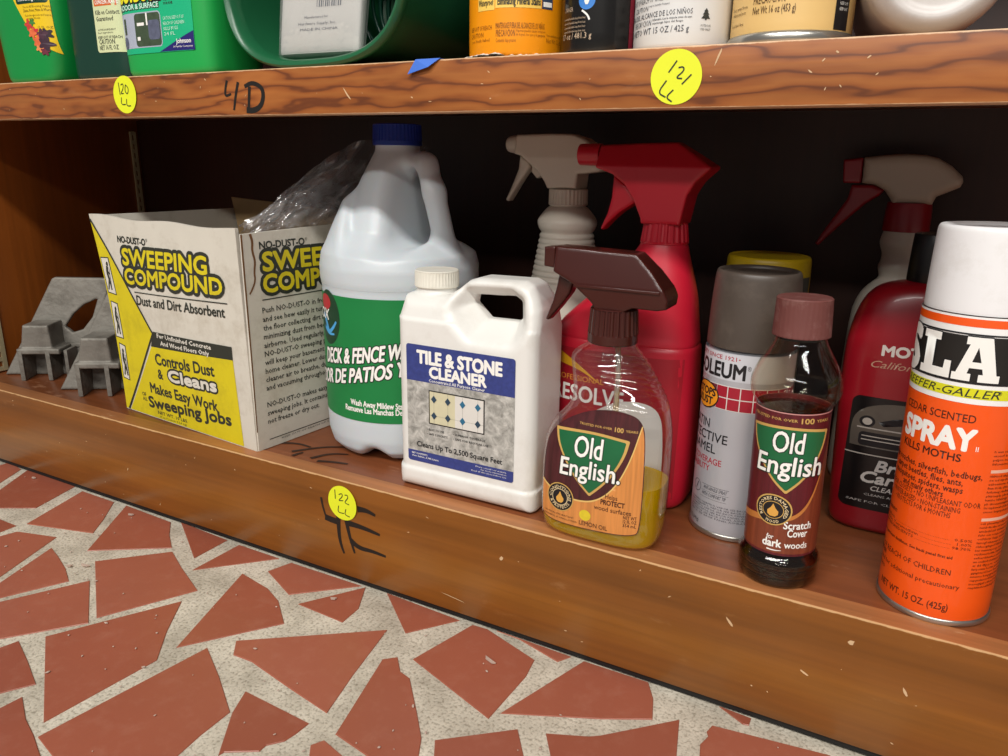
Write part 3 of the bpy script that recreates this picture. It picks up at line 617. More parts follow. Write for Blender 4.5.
decal('lettering', [q for s_ in oe for q in outline(s_, .0006, 8)], cm, L2+2*LY, mat('shield_shadow', '#0a2818', .5), lb, .003)
decal('lettering', oe, cm, L2+3*LY, WHITE, lb, .003, 'white lettering')
decal('lettering', [text('TRUSTED FOR OVER', deg(-63), deg(15), .1205, .0018, bold=.02, res=1), text('YEARS', deg(44), deg(68), .1205, .0018, bold=.02, res=1), text('100', deg(20), deg(40), .1198, .0034, bold=.03)], cm, L2, GOLD, lb, .003)
cn = decal('medallion', [poly(circ(deg(-8), .0575, .0122, .0112))], cm, L2+LY, GOLD, lb, .003, 'oval gold and black medallion')
decal('medallion_ring', [poly(circ(deg(-8), .0575, .0112, .0102))], cm, L2+2*LY, BLACK, cn, .003)
decal('lettering', [poly(circ(deg(-8), .0575, .0070, .0063), circ(deg(-8), .0575, .0065, .0058))], cm, L2+3*LY, GOLD, cn, .003)
decal('drop', [poly([(deg(-8)+x*.0045, .0568+z*.0048) for x, z in ((0, 1.1), (.35, .45), (.8, 0), (.75, -.5), (.35, -.8), (-.35, -.8), (-.75, -.5), (-.8, 0), (-.35, .45))])], cm, L2+3*LY, mat('drop_gold', '#dba44c', .3), cn, .003)
decal('lettering', [arc(text('RESTORES DAMAGED', 0, 1, -.0010, .0021, bold=.03, res=1), deg(-8), .0575, .0085, 0, 1, 215, -35), arc(text('WOOD', 0, 1, -.0010, .0021, bold=.03, res=1), deg(-8), .0575, .0085, 0, 1, 240, 300)], cm, L2+3*LY, mat('print_cream', '#e8d2a4', .4), cn, .003)
decal('lettering', [text('Scratch', deg(10), deg(56), .0450, .0052, bold=.02), text('Cover', deg(17), deg(50), .0393, .0052, bold=.02), text('for', deg(-14), deg(-3), .0362, .0034, bold=.01), text('dark', deg(-20), deg(10), .0308, .0054, bold=.03), text('woods', deg(14), deg(52), .0308, .0046, bold=.015), stroke(curve([(deg(-12), .0285), (deg(0), .0281), (deg(10), .0287)], 2), .0011, .0004)], cm, L2, WHITE, lb, .003)
decal('stripe', [band(r, .1255, .1262)], cm, L2, mat('label_pink', '#c98f8a', .5), lb, .003)
CP = mat('cap_redbrown', '#6a3a35', .65, .08, 60., dirt='#93706a', dirt_amt=.5, dscale=90.)
cp = collar('cap', t, .1735, .1985, .0183, .0174, CP, 34, .00012)
lathe('cap_rim', [(.1715, .0150), (.1715, .0158), (.1735, .0158)], BLACK, cp, 0)

# ------------------------------------------------------------------ clear trigger bottle of lemon oil
t = thing('lemon_oil_spray_bottle', 'clear trigger spray bottle of yellow lemon oil with brown spray head', 'spray bottle', (-.1808, .0284, Z0), 0)
OK_ = [(0, -.038, .038, -.019, .019, 3), (0, -.038, .038, -.019, .019, 3), (.002, -.0445, .0445, -.0245, .0245, 3.2), (.008, -.0475, .0475, -.0270, .0270, 3.2), (.03, -.0485, .0485, -.0280, .0280, 3.2), (.07, -.0478, .049, -.0275, .0275, 3), (.088, -.0435, .0487, -.026, .026, 2.8), (.098, -.034, .0475, -.0245, .0245, 2.6), (.107, -.0275, .0458, -.0235, .0235, 2.5), (.117, -.0265, .0425, -.022, .022, 2.4), (.131, -.0290, .0345, -.020, .020, 2.3), (.142, -.0312, .0268, -.018, .018, 2.2), (.148, -.0255, .021, -.017, .017, 2), (.1525, -.0170, .0175, -.0165, .0165, 2), (.158, -.0155, .0155, -.0155, .0155, 2)]
def rings_of(keys, it=3, mod=None, N=64):
    R = []
    for k in chaikin(keys, it):
        k = list(k)
        if mod: k = mod(k)
        R.append(sring(*k, N=N))
    return R
def dense(keys, n=90):
    K = np.array(chaikin(keys, 3)); d = np.r_[0, np.cumsum(np.linalg.norm(np.diff(K[:, :3], axis=0), axis=1))]; q = np.linspace(0, d[-1], n); return [tuple(np.interp(x, d, K[:, c]) for c in range(K.shape[1])) for x in q]
def ribbed(k):
    k = list(k); z = k[0]
    if .108 < z < .148: a = .00055*math.sin((z-.108)/.0042*2*math.pi); k[2] += a*1.4; k[3] -= a; k[4] += a
    return k
v, f = loft_mesh([sring(*ribbed(k), N=64) for k in dense(OK_, 120)], True, False)
OB = soft(obj('bottle', v, f, clear('clear_pet', (.95, .95, .95), .04, 1., .05, 2.2), t), 50)
def shrink(keys, d, ztop):
    out = []
    for z, xl, xr, yf, yb, n in dense(keys, 80):
        if z > ztop: break
        out.append((max(z, .0015), xl+d, xr-d, yf+d, yb-d, n))
    z, *rest = out[-1]; out.append((ztop, *rest)); out.append((ztop+.0001, rest[0]*.5, rest[1]*.5, rest[2]*.5, rest[3]*.5, 2)); return out
v, f = loft_mesh([sring(*k, N=64) for k in shrink(OK_, .0012, .051)])
soft(obj('lemon_oil', v, f, clear('yellow_oil', (.98, .86, .06), .05, .9, .04, 2.6, haze=.32), t), 50)
MATS['yo'] = bpy.data.materials['yellow_oil']
for n_ in MATS['yo'].node_tree.nodes:
    if n_.type == 'BSDF_DIFFUSE': n_.inputs[0].default_value = lin('#f2cb08')
pm = projmap(OB)
lab = curve([(-.0425, .0165), (-.043, .05), (-.042, .072), (-.036, .086), (-.022, .098), (-.004, .107), (.012, .1095), (.026, .1080), (.033, .1030), (.0365, .092), (.038, .06), (.0375, .0200), (.034, .0150), (0, .0128), (-.036, .0128), (-.0425, .0165)], 2)[:-1]
lb = decal('label', poly(lab), pm, .0002, mat('label_maroon_stripes', '#471c20', .4, .9, 90., streak=4.), t, .004, 'maroon and orange printed label', .004)
bk = lambda x, z, h: (lambda p: (p[0], -p[1], p[2]))(pm(x, z, h))
decal('back_label', poly([(x*.92+.003, z*.94) for x, z in lab]), bk, -.0004, mat('label_back_paper', '#c9c5c0', .6, .05), t, .004, 'pale back label', .004)
fld = curve([(-.0425, .0175), (-.0428, .0440), (-.0428, .0440), (-.030, .0375), (-.012, .0345), (.004, .0375), (.018, .051), (.028, .074), (.0335, .100), (.0335, .100), (.036, .090), (.0374, .06), (.0370, .0205), (.0335, .0155), (0, .0134), (-.036, .0134), (-.0425, .0175)], 2)[:-1]
decal('lower_field', poly(fld), pm, .0002+LY, mat('label_orange_wood', '#cf8745', .4, .4, 90., streak=5.), lb, .004, cellz=.004)
L2 = .0002+2*LY
decal('ribbon', [stroke(curve([(-.0428, .0440), (-.030, .0375), (-.012, .0345), (.004, .0375), (.018, .051), (.028, .074), (.0335, .100)], 3), .0016, .0007)], pm, L2, mat('ribbon_gold', '#e0bc70', .3), lb, .004, cellz=.004)
decal('shield', poly(shield(-.0030, .0660, .0280, .0240, 1.05)), pm, L2+LY, GOLD, lb, .004, 'gold edged green shield', .004)
decal('shield_face', poly(shield(-.0030, .0662, .0280, .0240, .96)), pm, L2+2*LY, MATS['shield_green'], lb, .004, cellz=.004)
oe = [text('Old', -.0150, .0075, .0705, .0155, bold=.014, shear=.06, slope=.03), text('English.', -.0262, .0215, .0540, .0135, bold=.016, shear=.06, slope=.03)]
decal('lettering', [q for s_ in oe for q in outline(s_, .0006, 8)], pm, L2+3*LY, MATS['shield_shadow'], lb, .004)
decal('lettering', oe, pm, L2+4*LY, WHITE, lb, .004, 'white lettering')
decal('lettering', [text('TRUSTED FOR OVER', -.0130, .0125, .0948, .0016, bold=.02, res=1, slope=-.0), text('YEARS', .0225, .0310, .0948, .0016, bold=.02, res=1), text('100', .0145, .0210, .0940, .0032, bold=.03)], pm, L2, GOLD, lb, .004)
cn = decal('medallion', poly(circ(-.0250, .0345, .0115)), pm, L2+2*LY, GOLD, lb, .004, 'round gold and black medallion')
decal('medallion_ring', poly(circ(-.0250, .0345, .0107)), pm, L2+3*LY, BLACK, cn, .004)
decal('lettering', [poly(circ(-.0250, .0345, .0068), circ(-.0250, .0345, .0063)), arc(text('CONDITIONS', 0, 1, -.0010, .0021, bold=.03, res=1), -.025, .0345, .0083, 0, 1, 190, -10), arc(text('& PROTECTS', 0, 1, -.0010, .0021, bold=.03, res=1), -.025, .0345, .0083, 0, 1, 205, 335)], pm, L2+4*LY, MATS['print_cream'], cn)
decal('drop', [poly([(-.025+x*.0040, .0338+z*.0045) for x, z in ((0, 1.2), (.35, .5), (.8, 0), (.75, -.5), (.35, -.85), (-.35, -.85), (-.75, -.5), (-.8, 0), (-.35, .5))])], pm, L2+4*LY, MATS['drop_gold'], cn)
M_bt = mat('print_brown', '#4a2312', .5)
decal('lettering', [text('Helps', .0112, .0205, .0420, .0036, bold=.006), text('PROTECT', .0078, .0262, .0370, .0038, bold=.03), text('wood surfaces', .0030, .0310, .0318, .0036, bold=.006), text('LEMON OIL', -.0085, .0140, .0160, .0035, bold=.006)]+[text(s_, .0255, .0350, .0285-i*.0032, .0025, bold=.01, res=1) for i, s_ in enumerate(('NET WT', '12 FL OZ', '354 mL'))]+[text('CAUTION: EYE IRRITANT', -.040, -.013, .0190, .0014, res=1), text('HARMFUL IF SWALLOWED', -.040, -.010, .0162, .0014, res=1)], pm, L2, M_bt, lb)
decal('lemon', poly(circ(-.0040, .0245, .0046, .0044)), pm, L2, mat('print_lemon', '#d8c12c', .4, .15, 300.), lb)
bm = bmesh.new(); tube(bm, [(.004, 0, .158), (.006, 0, .13), (.005, .001, .09), (-.004, .002, .05), (-.014, .002, .004)], .0022, 10); objbm('dip_tube', bm, clear('tube_plastic', (.80, .66, .30), .2, .8, .05, 2., haze=.2), t, True)
BR = mat('sprayer_brown', '#3d1813', .24, .08, 40., spec=.4, coat=.1)
collar('collar', t, .1535, .1795, .0184, .0172, BR, 26, .0009, flat=.007)
Hb = [(-44, 221), (17, 219.5), (30, 207.5), (38.6, 197), (42.4, 190), (41.7, 183.4), (34.9, 181.9), (17.6, 182), (10, 178), (-9.5, 178), (-14, 184), (-28, 195.6), (-44, 203)]
hd = head_part('spray_head', Hb, lambda X, Z: np.where(Z > .1955, .0150-(Z-.1955)*.22, .0150-(.1955-Z)*.10), .016, BR, t, .0016, .0012)
rl = bmesh.new()
for s_ in (-1, 1): boxbm(rl, -.026, .037, s_*.0148-.0012, s_*.0148+.0012, .1935, .1958, .0006)
objbm('side_rail', rl, BR, hd, True)
nz_ = head_part('nozzle', [(-54, 219.6), (-54, 205.6), (-45, 204.6), (-45, 220.4)], lambda X, Z: .0078+0*X, .008, BR, hd, .0015, .0008, .001)
head_part('trigger', [(-42, 203), (-30, 197), (-33, 187), (-41, 176), (-50, 165), (-52.6, 165.5), (-47, 180), (-44, 192)], lambda X, Z: .0065+0*X, .0065, BR, hd, .003, .001)

# ------------------------------------------------------------------ red trigger bottle
t = thing('carpet_cleaner_spray_bottle', 'tall bright red trigger spray bottle behind the clear lemon oil bottle', 'spray bottle', (-.1722, .1130, Z0), 0)
REDP = mat('plastic_red', '#bd1a30', .36, .06, 12.); REDH = mat('sprayer_red', '#b81428', .34, .06, 12.)
kx = [(0, -.078, .030, -.028, .028, 3.5), (0, -.078, .030, -.028, .028, 3.5), (.004, -.084, .0365, -.0335, .0335, 3.5), (.02, -.0855, .0385, -.0345, .0345, 3.5), (.08, -.0855, .0378, -.0345, .0345, 3.4), (.134, -.0860, .0352, -.0335, .0335, 3.2), (.1375, -.0860, .0346, -.0330, .0330, 3.1), (.1390, -.0855, .0336, -.0320, .0320, 3.1), (.1405, -.0860, .0342, -.0328, .0328, 3.1), (.149, -.0835, .0330, -.0318, .0318, 2.9), (.163, -.0690, .0315, -.0300, .0300, 2.7), (.177, -.0535, .0298, -.0280, .0280, 2.5), (.193, -.0380, .0258, -.0245, .0245, 2.3), (.207, -.0260, .0215, -.0210, .0210, 2.1), (.2165, -.0190, .0192, -.0190, .0190, 2), (.224, -.0170, .0170, -.0170, .0170, 2)]
rb = loft('bottle', kx, REDP, t, 3, 72)
pm = projmap(rb)
lb = decal('label', poly([(-.083, .012), (.030, .012), (.030, .131), (-.083, .131)]), pm, .0002, mat('label_red', '#9c1424', .4, .1, 60.), t, .005, 'red product label', .01)
decal('swoosh', [poly(curve([(-.083, .130), (-.06, .121), (-.034, .103), (-.034, .103), (-.055, .114), (-.083, .118)], 2))], pm, .0002+LY, mat('print_yellow', '#e0a91e', .4), lb, .005, cellz=.005)
decal('lettering', [text('PROFESSIONAL', -.0800, -.032, .1035, .0045, bold=.006)], pm, .0002+2*LY, mat('print_gold_text', '#e0983a', .4), lb, .005, cellz=.005)
decal('lettering', [text('RESOLVE', -.0800, -.014, .0860, .0135, bold=.02)], pm, .0002+2*LY, WHITE, lb, .005, cellz=.005)
collar('collar', t, .2180, .2355, .0190, .0172, REDH, 22, .0010, flat=.002)
Hr = sh([(-63.5, 292.8), (-30, 294.4), (0, 295.2), (14, 287), (28.7, 277.6), (28, 275.6), (18, 266), (12.4, 256), (9, 237), (8.5, 234), (-22.5, 234), (-23, 238), (-29.2, 250.8), (-38, 263), (-49, 270.8), (-63.8, 275.5)], 6.9)
hd = head_part('spray_head', Hr, lambda X, Z: np.clip(.0175-(np.clip(Z-.277, 0, 1))*.55-np.clip(-.02-X, 0, 1)*.10, .004, 1), .018, REDH, t, .0025, .001)
rn = lathe('nozzle', [(0, .0055), (0, .0082), (.002, .0086), (.0185, .0086), (.0185, .0086)], REDH, hd, 1, 28); rn.rotation_euler = (0, A(90), 0); rn.location = (-.0757, 0, .2855)
head_part('trigger', sh([(-50, 271), (-38, 262), (-29, 250.5), (-34, 247), (-42.6, 241.5), (-50, 235), (-57.9, 226.4), (-59.4, 227.4), (-54, 240), (-51, 252)], 6.9), lambda X, Z: .0085+0*X, .009, REDH, hd, .003, .001)

# ------------------------------------------------------------------ white trigger bottle at the back
t = thing('white_spray_bottle', 'white trigger spray bottle with ribbed neck standing behind the white jug', 'spray bottle', (-.2863, .1800, Z0), 0)
WH = mat('sprayer_white', '#d6ccbc', .42, .05, 20.); WB = mat('bottle_white', '#d8d0c2', .42, .05, 20.)
kp = [(0, .030), (0, .030), (.003, .035), (.012, .0365), (.110, .0365), (.150, .0340), (.168, .0320)]
for i in range(9): z = .170+i*.0050; q = .0318-i*.00085; kp += [(z, q), (z+.0022, q+.0012), (z+.0044, q)]
kp += [(.2155, .0238), (.2195, .0268), (.2235, .0280), (.2265, .0280), (.2300, .0262), (.2385, .0190), (.2400, .0160), (.245, .0155)]
lathe('bottle', kp, WB, t, 2, 40)
collar('collar', t, .2405, .2555, .0182, .0180, WH, 30, .0006, flat=.001)
Hw = sh([(-56, 303), (-20, 304), (0.4, 303.6), (12, 300), (18, 296.6), (27, 283), (33, 273), (30, 271.5), (9.5, 269), (8.2, 256), (-20.5, 255.5), (-24, 262), (-31.2, 270.9), (-48, 284), (-56, 286)], 4.8)
hd = head_part('spray_head', Hw, lambda X, Z: np.clip(.0150-np.clip(Z-.283, 0, 1)*.25, .004, 1), .016, WH, t, .003, .001)
rn = lathe('nozzle', [(0, .0040), (0, .0062), (.003, .0076), (.0135, .0086), (.0135, .0086)], WH, hd, 1, 24); rn.rotation_euler = (0, A(90), 0); rn.location = (-.0640, 0, .2945)
head_part('trigger', sh([(-53.5, 285), (-45, 280), (-42.7, 274.3), (-52, 262), (-65.4, 241.9), (-68.4, 243), (-62, 256), (-55, 272)], 4.8), lambda X, Z: .0065+0*X, .007, WH, hd, .003, .001)
head_part('piston', sh([(-41, 281), (-33, 277), (-31, 266), (-36, 264), (-42, 270)], 4.8), lambda X, Z: .0050+0*X, .005, WH, hd, .002, .001)

# ------------------------------------------------------------------ spray bottle with red trigger, far back
t = thing('red_trigger_spray_bottle', 'spray bottle with pale grey head, dark red trigger and ribbed white neck', 'spray bottle', (-.0042, .2480, Z0), 0)
kp = [(0, .028), (0, .028), (.004, .033), (.015, .034), (.150, .034), (.172, .029), (.183, .020), (.187, .0150), (.192, .0155), (.197, .0172), (.202, .0155), (.208, .0150), (.213, .0170), (.218, .0185), (.224, .0172), (.230, .0160), (.234, .0155)]
lathe('bottle', kp, mat('bottle_offwhite', '#c9c2b4', .42, .05, 20.), t, 2, 40)
DR = mat('sprayer_darkred', '#8c0f1c', .36, .06, 12.)
lathe('collar', [(.2275, .0150), (.2275, .0178), (.2285, .0180), (.251, .0172), (.2515, .0150)], DR, t, 1, 36)
Hs = sh([(-39, 287), (-24, 289), (-7.9, 290.2), (6, 289.6), (15.6, 287.1), (26, 281), (34.6, 273), (35.6, 269), (34.1, 264.7), (27, 261), (18.4, 256.8), (16.3, 250.5), (-12.5, 250), (-15, 254), (-20.3, 260.6), (-28, 265), (-38.2, 266.2)])
hd = head_part('spray_head', Hs, lambda X, Z: .0150+0*X, .0155, mat('sprayer_grey', '#b5a898', .42, .05, 20.), t, .008, .002)
head_part('nozzle', [(-55, 285), (-53, 266), (-39, 266), (-39.5, 287)], lambda X, Z: .0095+0*X, .0095, DR, hd, .002, .001)
head_part('trigger', [(-46, 264.5), (-30, 265), (-20, 261), (-24, 256), (-34, 248.5), (-52, 229), (-66.7, 211.6), (-69.4, 213.6), (-62, 228), (-54.5, 241), (-48, 253)], lambda X, Z: .0075+0*X, .008, DR, hd, .003, .001)

# ------------------------------------------------------------------ red car wax bottle
t = thing('car_wax_bottle', 'dark red car wax bottle with black cap and black label showing a car', 'bottle', (.0195, .1590, Z0), 0)
WX = mat('plastic_wine_red', '#8f0f1d', .30, .08, 12., coat=.2)
kx = [(0, -.040, .040, -.024, .024, 4), (0, -.040, .040, -.024, .024, 4), (.003, -.0455, .0455, -.0290, .0290, 4), (.012, -.0475, .0475, -.0300, .0300, 4), (.10, -.0510, .0510, -.0305, .0305, 4), (.146, -.0520, .0520, -.0295, .0295, 3.8), (.165, -.0495, .0495, -.0275, .0275, 3.4), (.182, -.0445, .0445, -.0250, .0250, 3), (.192, -.0365, .0365, -.0225, .0225, 2.7), (.1965, -.026, .026, -.019, .019, 2.3), (.198, -.017, .017, -.0165, .0165, 2), (.200, -.016, .016, -.016, .016, 2)]
mb = loft('bottle', kx, WX, t, 3, 72); pm = projmap(mb)
lathe('cap', [(.1985, .0150), (.1985, .0172), (.1995, .0176), (.2320, .0168), (.2335, .0160), (.2338, .0120)], mat('cap_black', '#0f0f10', .35, .1), t, 1, 36)
lb = decal('label', poly(rr(-.0400, .0400, .0205, .1120, .006)), pm, .0002, mat('label_gloss_black', '#0e0d0f', .3, .1), t, .005, 'black label with car picture', .01)
car = decal('car_picture', poly(curve([(-.0375, .072), (-.0385, .085), (-.037, .097), (-.028, .105), (-.010, .109), (.012, .108), (.030, .100), (.038, .090), (.038, .072), (-.0375, .072)], 2)), pm, .0002+LY, mat('car_print_grey', '#5c554d', .4, .4, 60.), lb, .005, 'printed sports car', .01)
decal('car_grille', [poly(rr(-.032, .030, .073, .084, .003)), poly(circ(-.0275, .0925, .0055, .0045)), poly(curve([(-.020, .093), (-.004, .099), (.014, .097), (.004, .094), (-.016, .090)], 2)), poly(circ(.024, .091, .0050, .0042))], pm, .0002+2*LY, BLACK, car, .005)
decal('car_trim', [rect(-.030, .028, .0775, .0783), rect(-.030, .028, .0805, .0813), rect(-.040, .040, .0655, .0664), poly(circ(-.0275, .0925, .0034, .0028)), poly([(-.034, .0868), (.034, .0868), (.034, .0878), (-.034, .0878)])], pm, .0002+3*LY, mat('print_silver', '#b9b4ac', .35), car, .005)
decal('lettering', [text('Brazilian', -.0175, .034, .0535, .0088, bold=.035, shear=.2), text('Carnauba', -.0262, .034, .0435, .0088, bold=.035, shear=.2), text('CLEANER WAX', -.0180, .026, .0372, .0038, bold=.015, shear=.2), text('SAFE FOR CLEAR COATS', -.034, .026, .0262, .0018, res=1), text('CLEANS AND PROTECTS', -.022, .024, .0325, .0018, res=1)], pm, .0002+2*LY, mat('print_lightgrey', '#c4c2c0', .4), lb, .005)
decal('lettering', [text('MOTHERS', -.0255, .0290, .1448, .0072, bold=.05)], pm, .0002, mat('print_cream_white', '#d8cfc8', .4), t, .005)
decal('lettering', [text('California Gold', -.0312, .0330, .1350, .0052, shear=.35)], pm, .0002, mat('print_tan', '#b98f78', .4), t, .005)

# ------------------------------------------------------------------ can with a yellow cap
t = thing('yellow_cap_can', 'spray can with olive yellow cap standing behind the grey capped enamel can', 'spray can', (-.1040, .1980, Z0), 0)
aerosol(t, .0335, .150, mat('can_dark', '#5a4a20', .4, .1), STEEL)
lathe('cap', [(.1530, .0300), (.1530, .0352), (.1530, .0352), (.2000, .0348), (.2045, .0340), (.2058, .0318), (.2045, .0300), (.2045, .0300)], mat('cap_yellow', '#b79a12', .4, .08, 30., dirt='#6d5a14', dirt_amt=.3), t)
r = .0353
decal('label', [rect(deg(35), deg(80), .165, .190)], cylmap(r), .0003, mat('label_drab', '#3a3a34', .5, .2, 80.), t, .004, 'small dark label')

# ------------------------------------------------------------------ big bleach-style jug (deck wash)
t = thing('deck_wash_jug', 'large milky white jug with moulded handle, blue cap and green label', 'jug', (-.4360, .1192, Z0), 0)
R_ = .0755
PROF = [(0, .001), (.057, .001), (.067, .0035), (.0730, .010), (.0750, .020), (R_, .036), (R_, .163), (.0768, .170), (.0772, .180), (.0740, .195), (.0660, .2135), (.0530, .2410), (.0370, .2640), (.0250, .2790), (.0208, .2870), (.0205, .3000), (0, .3000)]
PIN = [(0, .001), (.057, .001), (.067, .0035), (.0730, .010), (.0750, .020), (R_, .036), (R_, .163), (.0768, .170), (.0770, .182), (.0740, .1935), (.0660, .2010), (.0540, .2150), (.0450, .2400), (.0345, .2620), (.0250, .2790), (.0208, .2870), (.0205, .3000), (0, .3000)]
HA = A(-8); hc, hs = math.cos(HA), math.sin(HA)
def jug_fn(X, Y, Z):
    x = X*hc+Y*hs; y = -X*hs+Y*hc; rho = np.sqrt(X*X+Y*Y)
    full = sd_poly(rho, Z, PROF); inner = sd_poly(rho, Z, PIN)
    left = (x+.006+(Z-.205)*.40)*.92                       # the raised shoulder stops along a slanting line
    left = np.maximum(left, (Z-.250)*.8)
    kk = .0002+.0058*np.clip((Z-.180)/.02, 0, 1); d = smin(smax(full, left, kk*1.6), inner, kk)
    # hand hole, flaring out to both sides
    k0, k1 = (.0270, .2660), (.0400, .2160); ex, ez = k1[0]-k0[0], k1[1]-k0[1]
    tt = np.clip(((x-k0[0])*ex+(Z-k0[1])*ez)/(ex*ex+ez*ez), 0, 1); dd = np.sqrt((x-k0[0]-ex*tt)**2+(Z-k0[1]-ez*tt)**2)-(.0088+.0035*tt+np.abs(y)*.10)
    d = smax(d, -dd, .010)
    h = sd_cap(x, y, Z, (.008, 0, .2790), (.0350, 0, .2740), .0100, .0108)
    h = smin(h, sd_cap(x, y, Z, (.0350, 0, .2740), (.0440, 0, .2500), .0108, .0112), .006)
    h = smin(h, sd_cap(x, y, Z, (.0440, 0, .2500), (.0590, 0, .1900), .0112, .0125), .006)
    d = smin(d, smax(h, -(dd+.003), .004), .008)
    for a in (-78, -18, 42, 102, 162, 222):                # moulded feet
        ca, sa = math.cos(A(a)), math.sin(A(a)); d = smax(d, -sd_cap(X, Y, Z, (ca*.03, sa*.03, -.004), (ca*.09, sa*.09, .003), .0095, .0130), .008)
    return d
J = sdf('jug_body', jug_fn, (-.084, -.084, -.004), (.090, .084, .306), .0026, mat('milky_plastic', '#c4ccd1', .38, .04, 10., sss=.15), t)
cl_ = mat('cap_blue', '#0a2a86', .35, .08)
collar('cap', t, .2915, .3105, .0230, .0224, cl_, 40, .0006, flat=.004)
r = R_+.0004; cm = cylmap(r)
lb = decal('label', [band(r, .0415, .1585, -150, 150)], cm, .0002, mat('label_green', '#0d7a3d', .38, .12, 30.), t, .006, 'green printed label')
decal('logo_shadow', [poly(circ(deg(-27), .136, .0200, .0260))], cm, .0002+LY, mat('logo_dark', '#0b3a22', .4, .2, 40.), lb, .006)
decal('logo', [poly(circ(deg(-31), .150, .0110, .0075))], cm, .0002+2*LY, mat('logo_red', '#b3202c', .4), lb, .006, 'red logo')
decal('logo', [stroke(curve([(deg(-36), .139), (deg(-31), .131), (deg(-27), .121), (deg(-21), .126), (deg(-16), .1335)], 3), .006, .002), stroke(curve([(deg(-34), .126), (deg(-27), .120), (deg(-19), .121)], 2), .004, .0015)], cm, .0002+2*LY, mat('logo_blue', '#4aa0d8', .4, .3, 120.), lb, .006, 'blue splash')
decal('logo', [text('OX', deg(-42), deg(-25), .1335, .0100, bold=.02, shear=.2)], cm, .0002+3*LY, WHITE, lb, .006)
tx = [text('DECK & FENCE WASH', -.044, .068, .0912, .0138, bold=.03, shear=.22, slope=.15), text('LIMPIADOR DE PATIOS Y CERCAS', -.100, .104, .0602, .0132, bold=.03, shear=.22, slope=.19)]
decal('lettering', [q for s_ in tx for q in outline(s_, .0009, 8)], cm, .0002+3*LY, BLACK, lb, .006)
decal('lettering', tx, cm, .0002+4*LY, WHITE, lb, .006, 'white slanted lettering')
decal('lettering', [text('Wash Away Mildew Stains', -.0055, .053, .0570, .0054, bold=.025, slope=-.02), text('Remueve Las Manchas De Moho', -.0125, .062, .0506, .0054, bold=.025, slope=-.01)], cm, .0002+2*LY, WHITE, lb, .006)
decal('seam', [band(r, .1655, .1668, -150, 150)], cm, .0003, mat('seam_grey', '#b8bfc3', .4), t, .006)

# ------------------------------------------------------------------ white jug of tile cleaner
t = thing('tile_cleaner_jug', 'white rectangular jug with loop handle, white screw cap and blue and grey label', 'jug', (-.3058, .0515, Z0), 0)
OUT = [(-65, 0.5), (65, 0.5), (65.6, 10), (65, 156), (64, 168), (61, 176), (55, 186.5), (48, 190), (5, 189), (-3, 186.5), (-12, 179), (-22, 172.5), (-28, 172), (-61, 171.5), (-63, 170), (-66.8, 153), (-66.3, 150), (-66, 10)]
HOLE = [(-3, 175.5), (36, 177.5), (43, 173), (43.5, 158), (39, 153.5), (9, 153), (-5, 166)]
OUT = [(x/1000, z/1000) for x, z in OUT]; HOLE = [(x/1000, z/1000) for x, z in HOLE]
def tile_fn(X, Y, Z):
    hw = np.where(Z < .1525, .0300, .0284-(Z-.1525)*.25); hw = hw-.0009*np.exp(-((Z-.0195)/.0014)**2)
    cr = .011
    o2 = sd_poly(X, Z, OUT); side = np.abs(Y)-hw
    q = np.maximum(o2+cr, 0); w = np.maximum(side+cr, 0)
    d = np.sqrt(q*q+w*w)+np.minimum(np.maximum(o2+cr, side+cr), 0)-cr
    d = np.where((Z < .0195), d-.0018, d)
    d = smax(d, -(sd_poly(X, Z, HOLE)+.0018-np.clip(np.abs(Y)-.004, 0, 1)*.62), .006)   # the hand hole opens outwards
    d = smax(d, -(Z-.0004), .003)
    n = np.sqrt((X+.0430)**2+Y**2)-.0170; d = smin(d, np.maximum(n, np.abs(Z-.165)-.014), .003)
    return d
TJ = sdf('jug_body', tile_fn, (-.072, -.036, -.003), (.072, .036, .196), .0018, mat('jug_white', '#e2e1dc', .36, .03, 12., dirt='#a79c88', dirt_amt=.22, dscale=30.), t)
collar('cap', t, .1762, .1905, .0190, .0187, mat('cap_offwhite', '#dfdccf', .45, .04, dirt='#a79c88', dirt_amt=.3, dscale=50.), 44, .0004, -.0430, .002)
ux = lambda u: u-.37+.3058
fm = frontmap(-.0300)
def stone():
    m = bpy.data.materials.new('label_stone'); m.use_nodes = True; N = m.node_tree.nodes; L = m.node_tree.links; b = N['Principled BSDF']; b.inputs['Roughness'].default_value = .4
    tc = N.new('ShaderNodeTexCoord'); nz = N.new('ShaderNodeTexNoise'); nz.inputs['Scale'].default_value = 130; nz.inputs['Detail'].default_value = 8; nz.inputs['Roughness'].default_value = .65; nz.inputs['Distortion'].default_value = .6
    r = N.new('ShaderNodeValToRGB'); r.color_ramp.elements[0].position = .36; r.color_ramp.elements[0].color = lin('#86857f'); r.color_ramp.elements[1].position = .66; r.color_ramp.elements[1].color = lin('#cbc9c2')
    L.new(tc.outputs['Object'], nz.inputs['Vector']); L.new(nz.outputs['Fac'], r.inputs['Fac']); L.new(r.outputs[0], b.inputs['Base Color']); return m
NAVY = mat('label_navy', '#323f80', .4, .4, 260.)
lb = decal('label', poly(rr(ux(.0096), ux(.1135), .0262, .1312, .0025)), fm, .0004, stone(), t, None, 'grey stone patterned label')
def half(top):
    P = rr(ux(.0096), ux(.1135), .0262, .1312, .0025); zc = .0995 if top else .0362; o = [(x, max(z, zc) if top else min(z, zc)) for x, z in P]; return poly(o)
decal('label_band', half(True), fm, .0004+LY, NAVY, lb, None, 'navy blue band'); decal('label_band', half(False), fm, .0004+LY, NAVY, lb, None, 'navy blue band')
L2 = .0004+2*LY
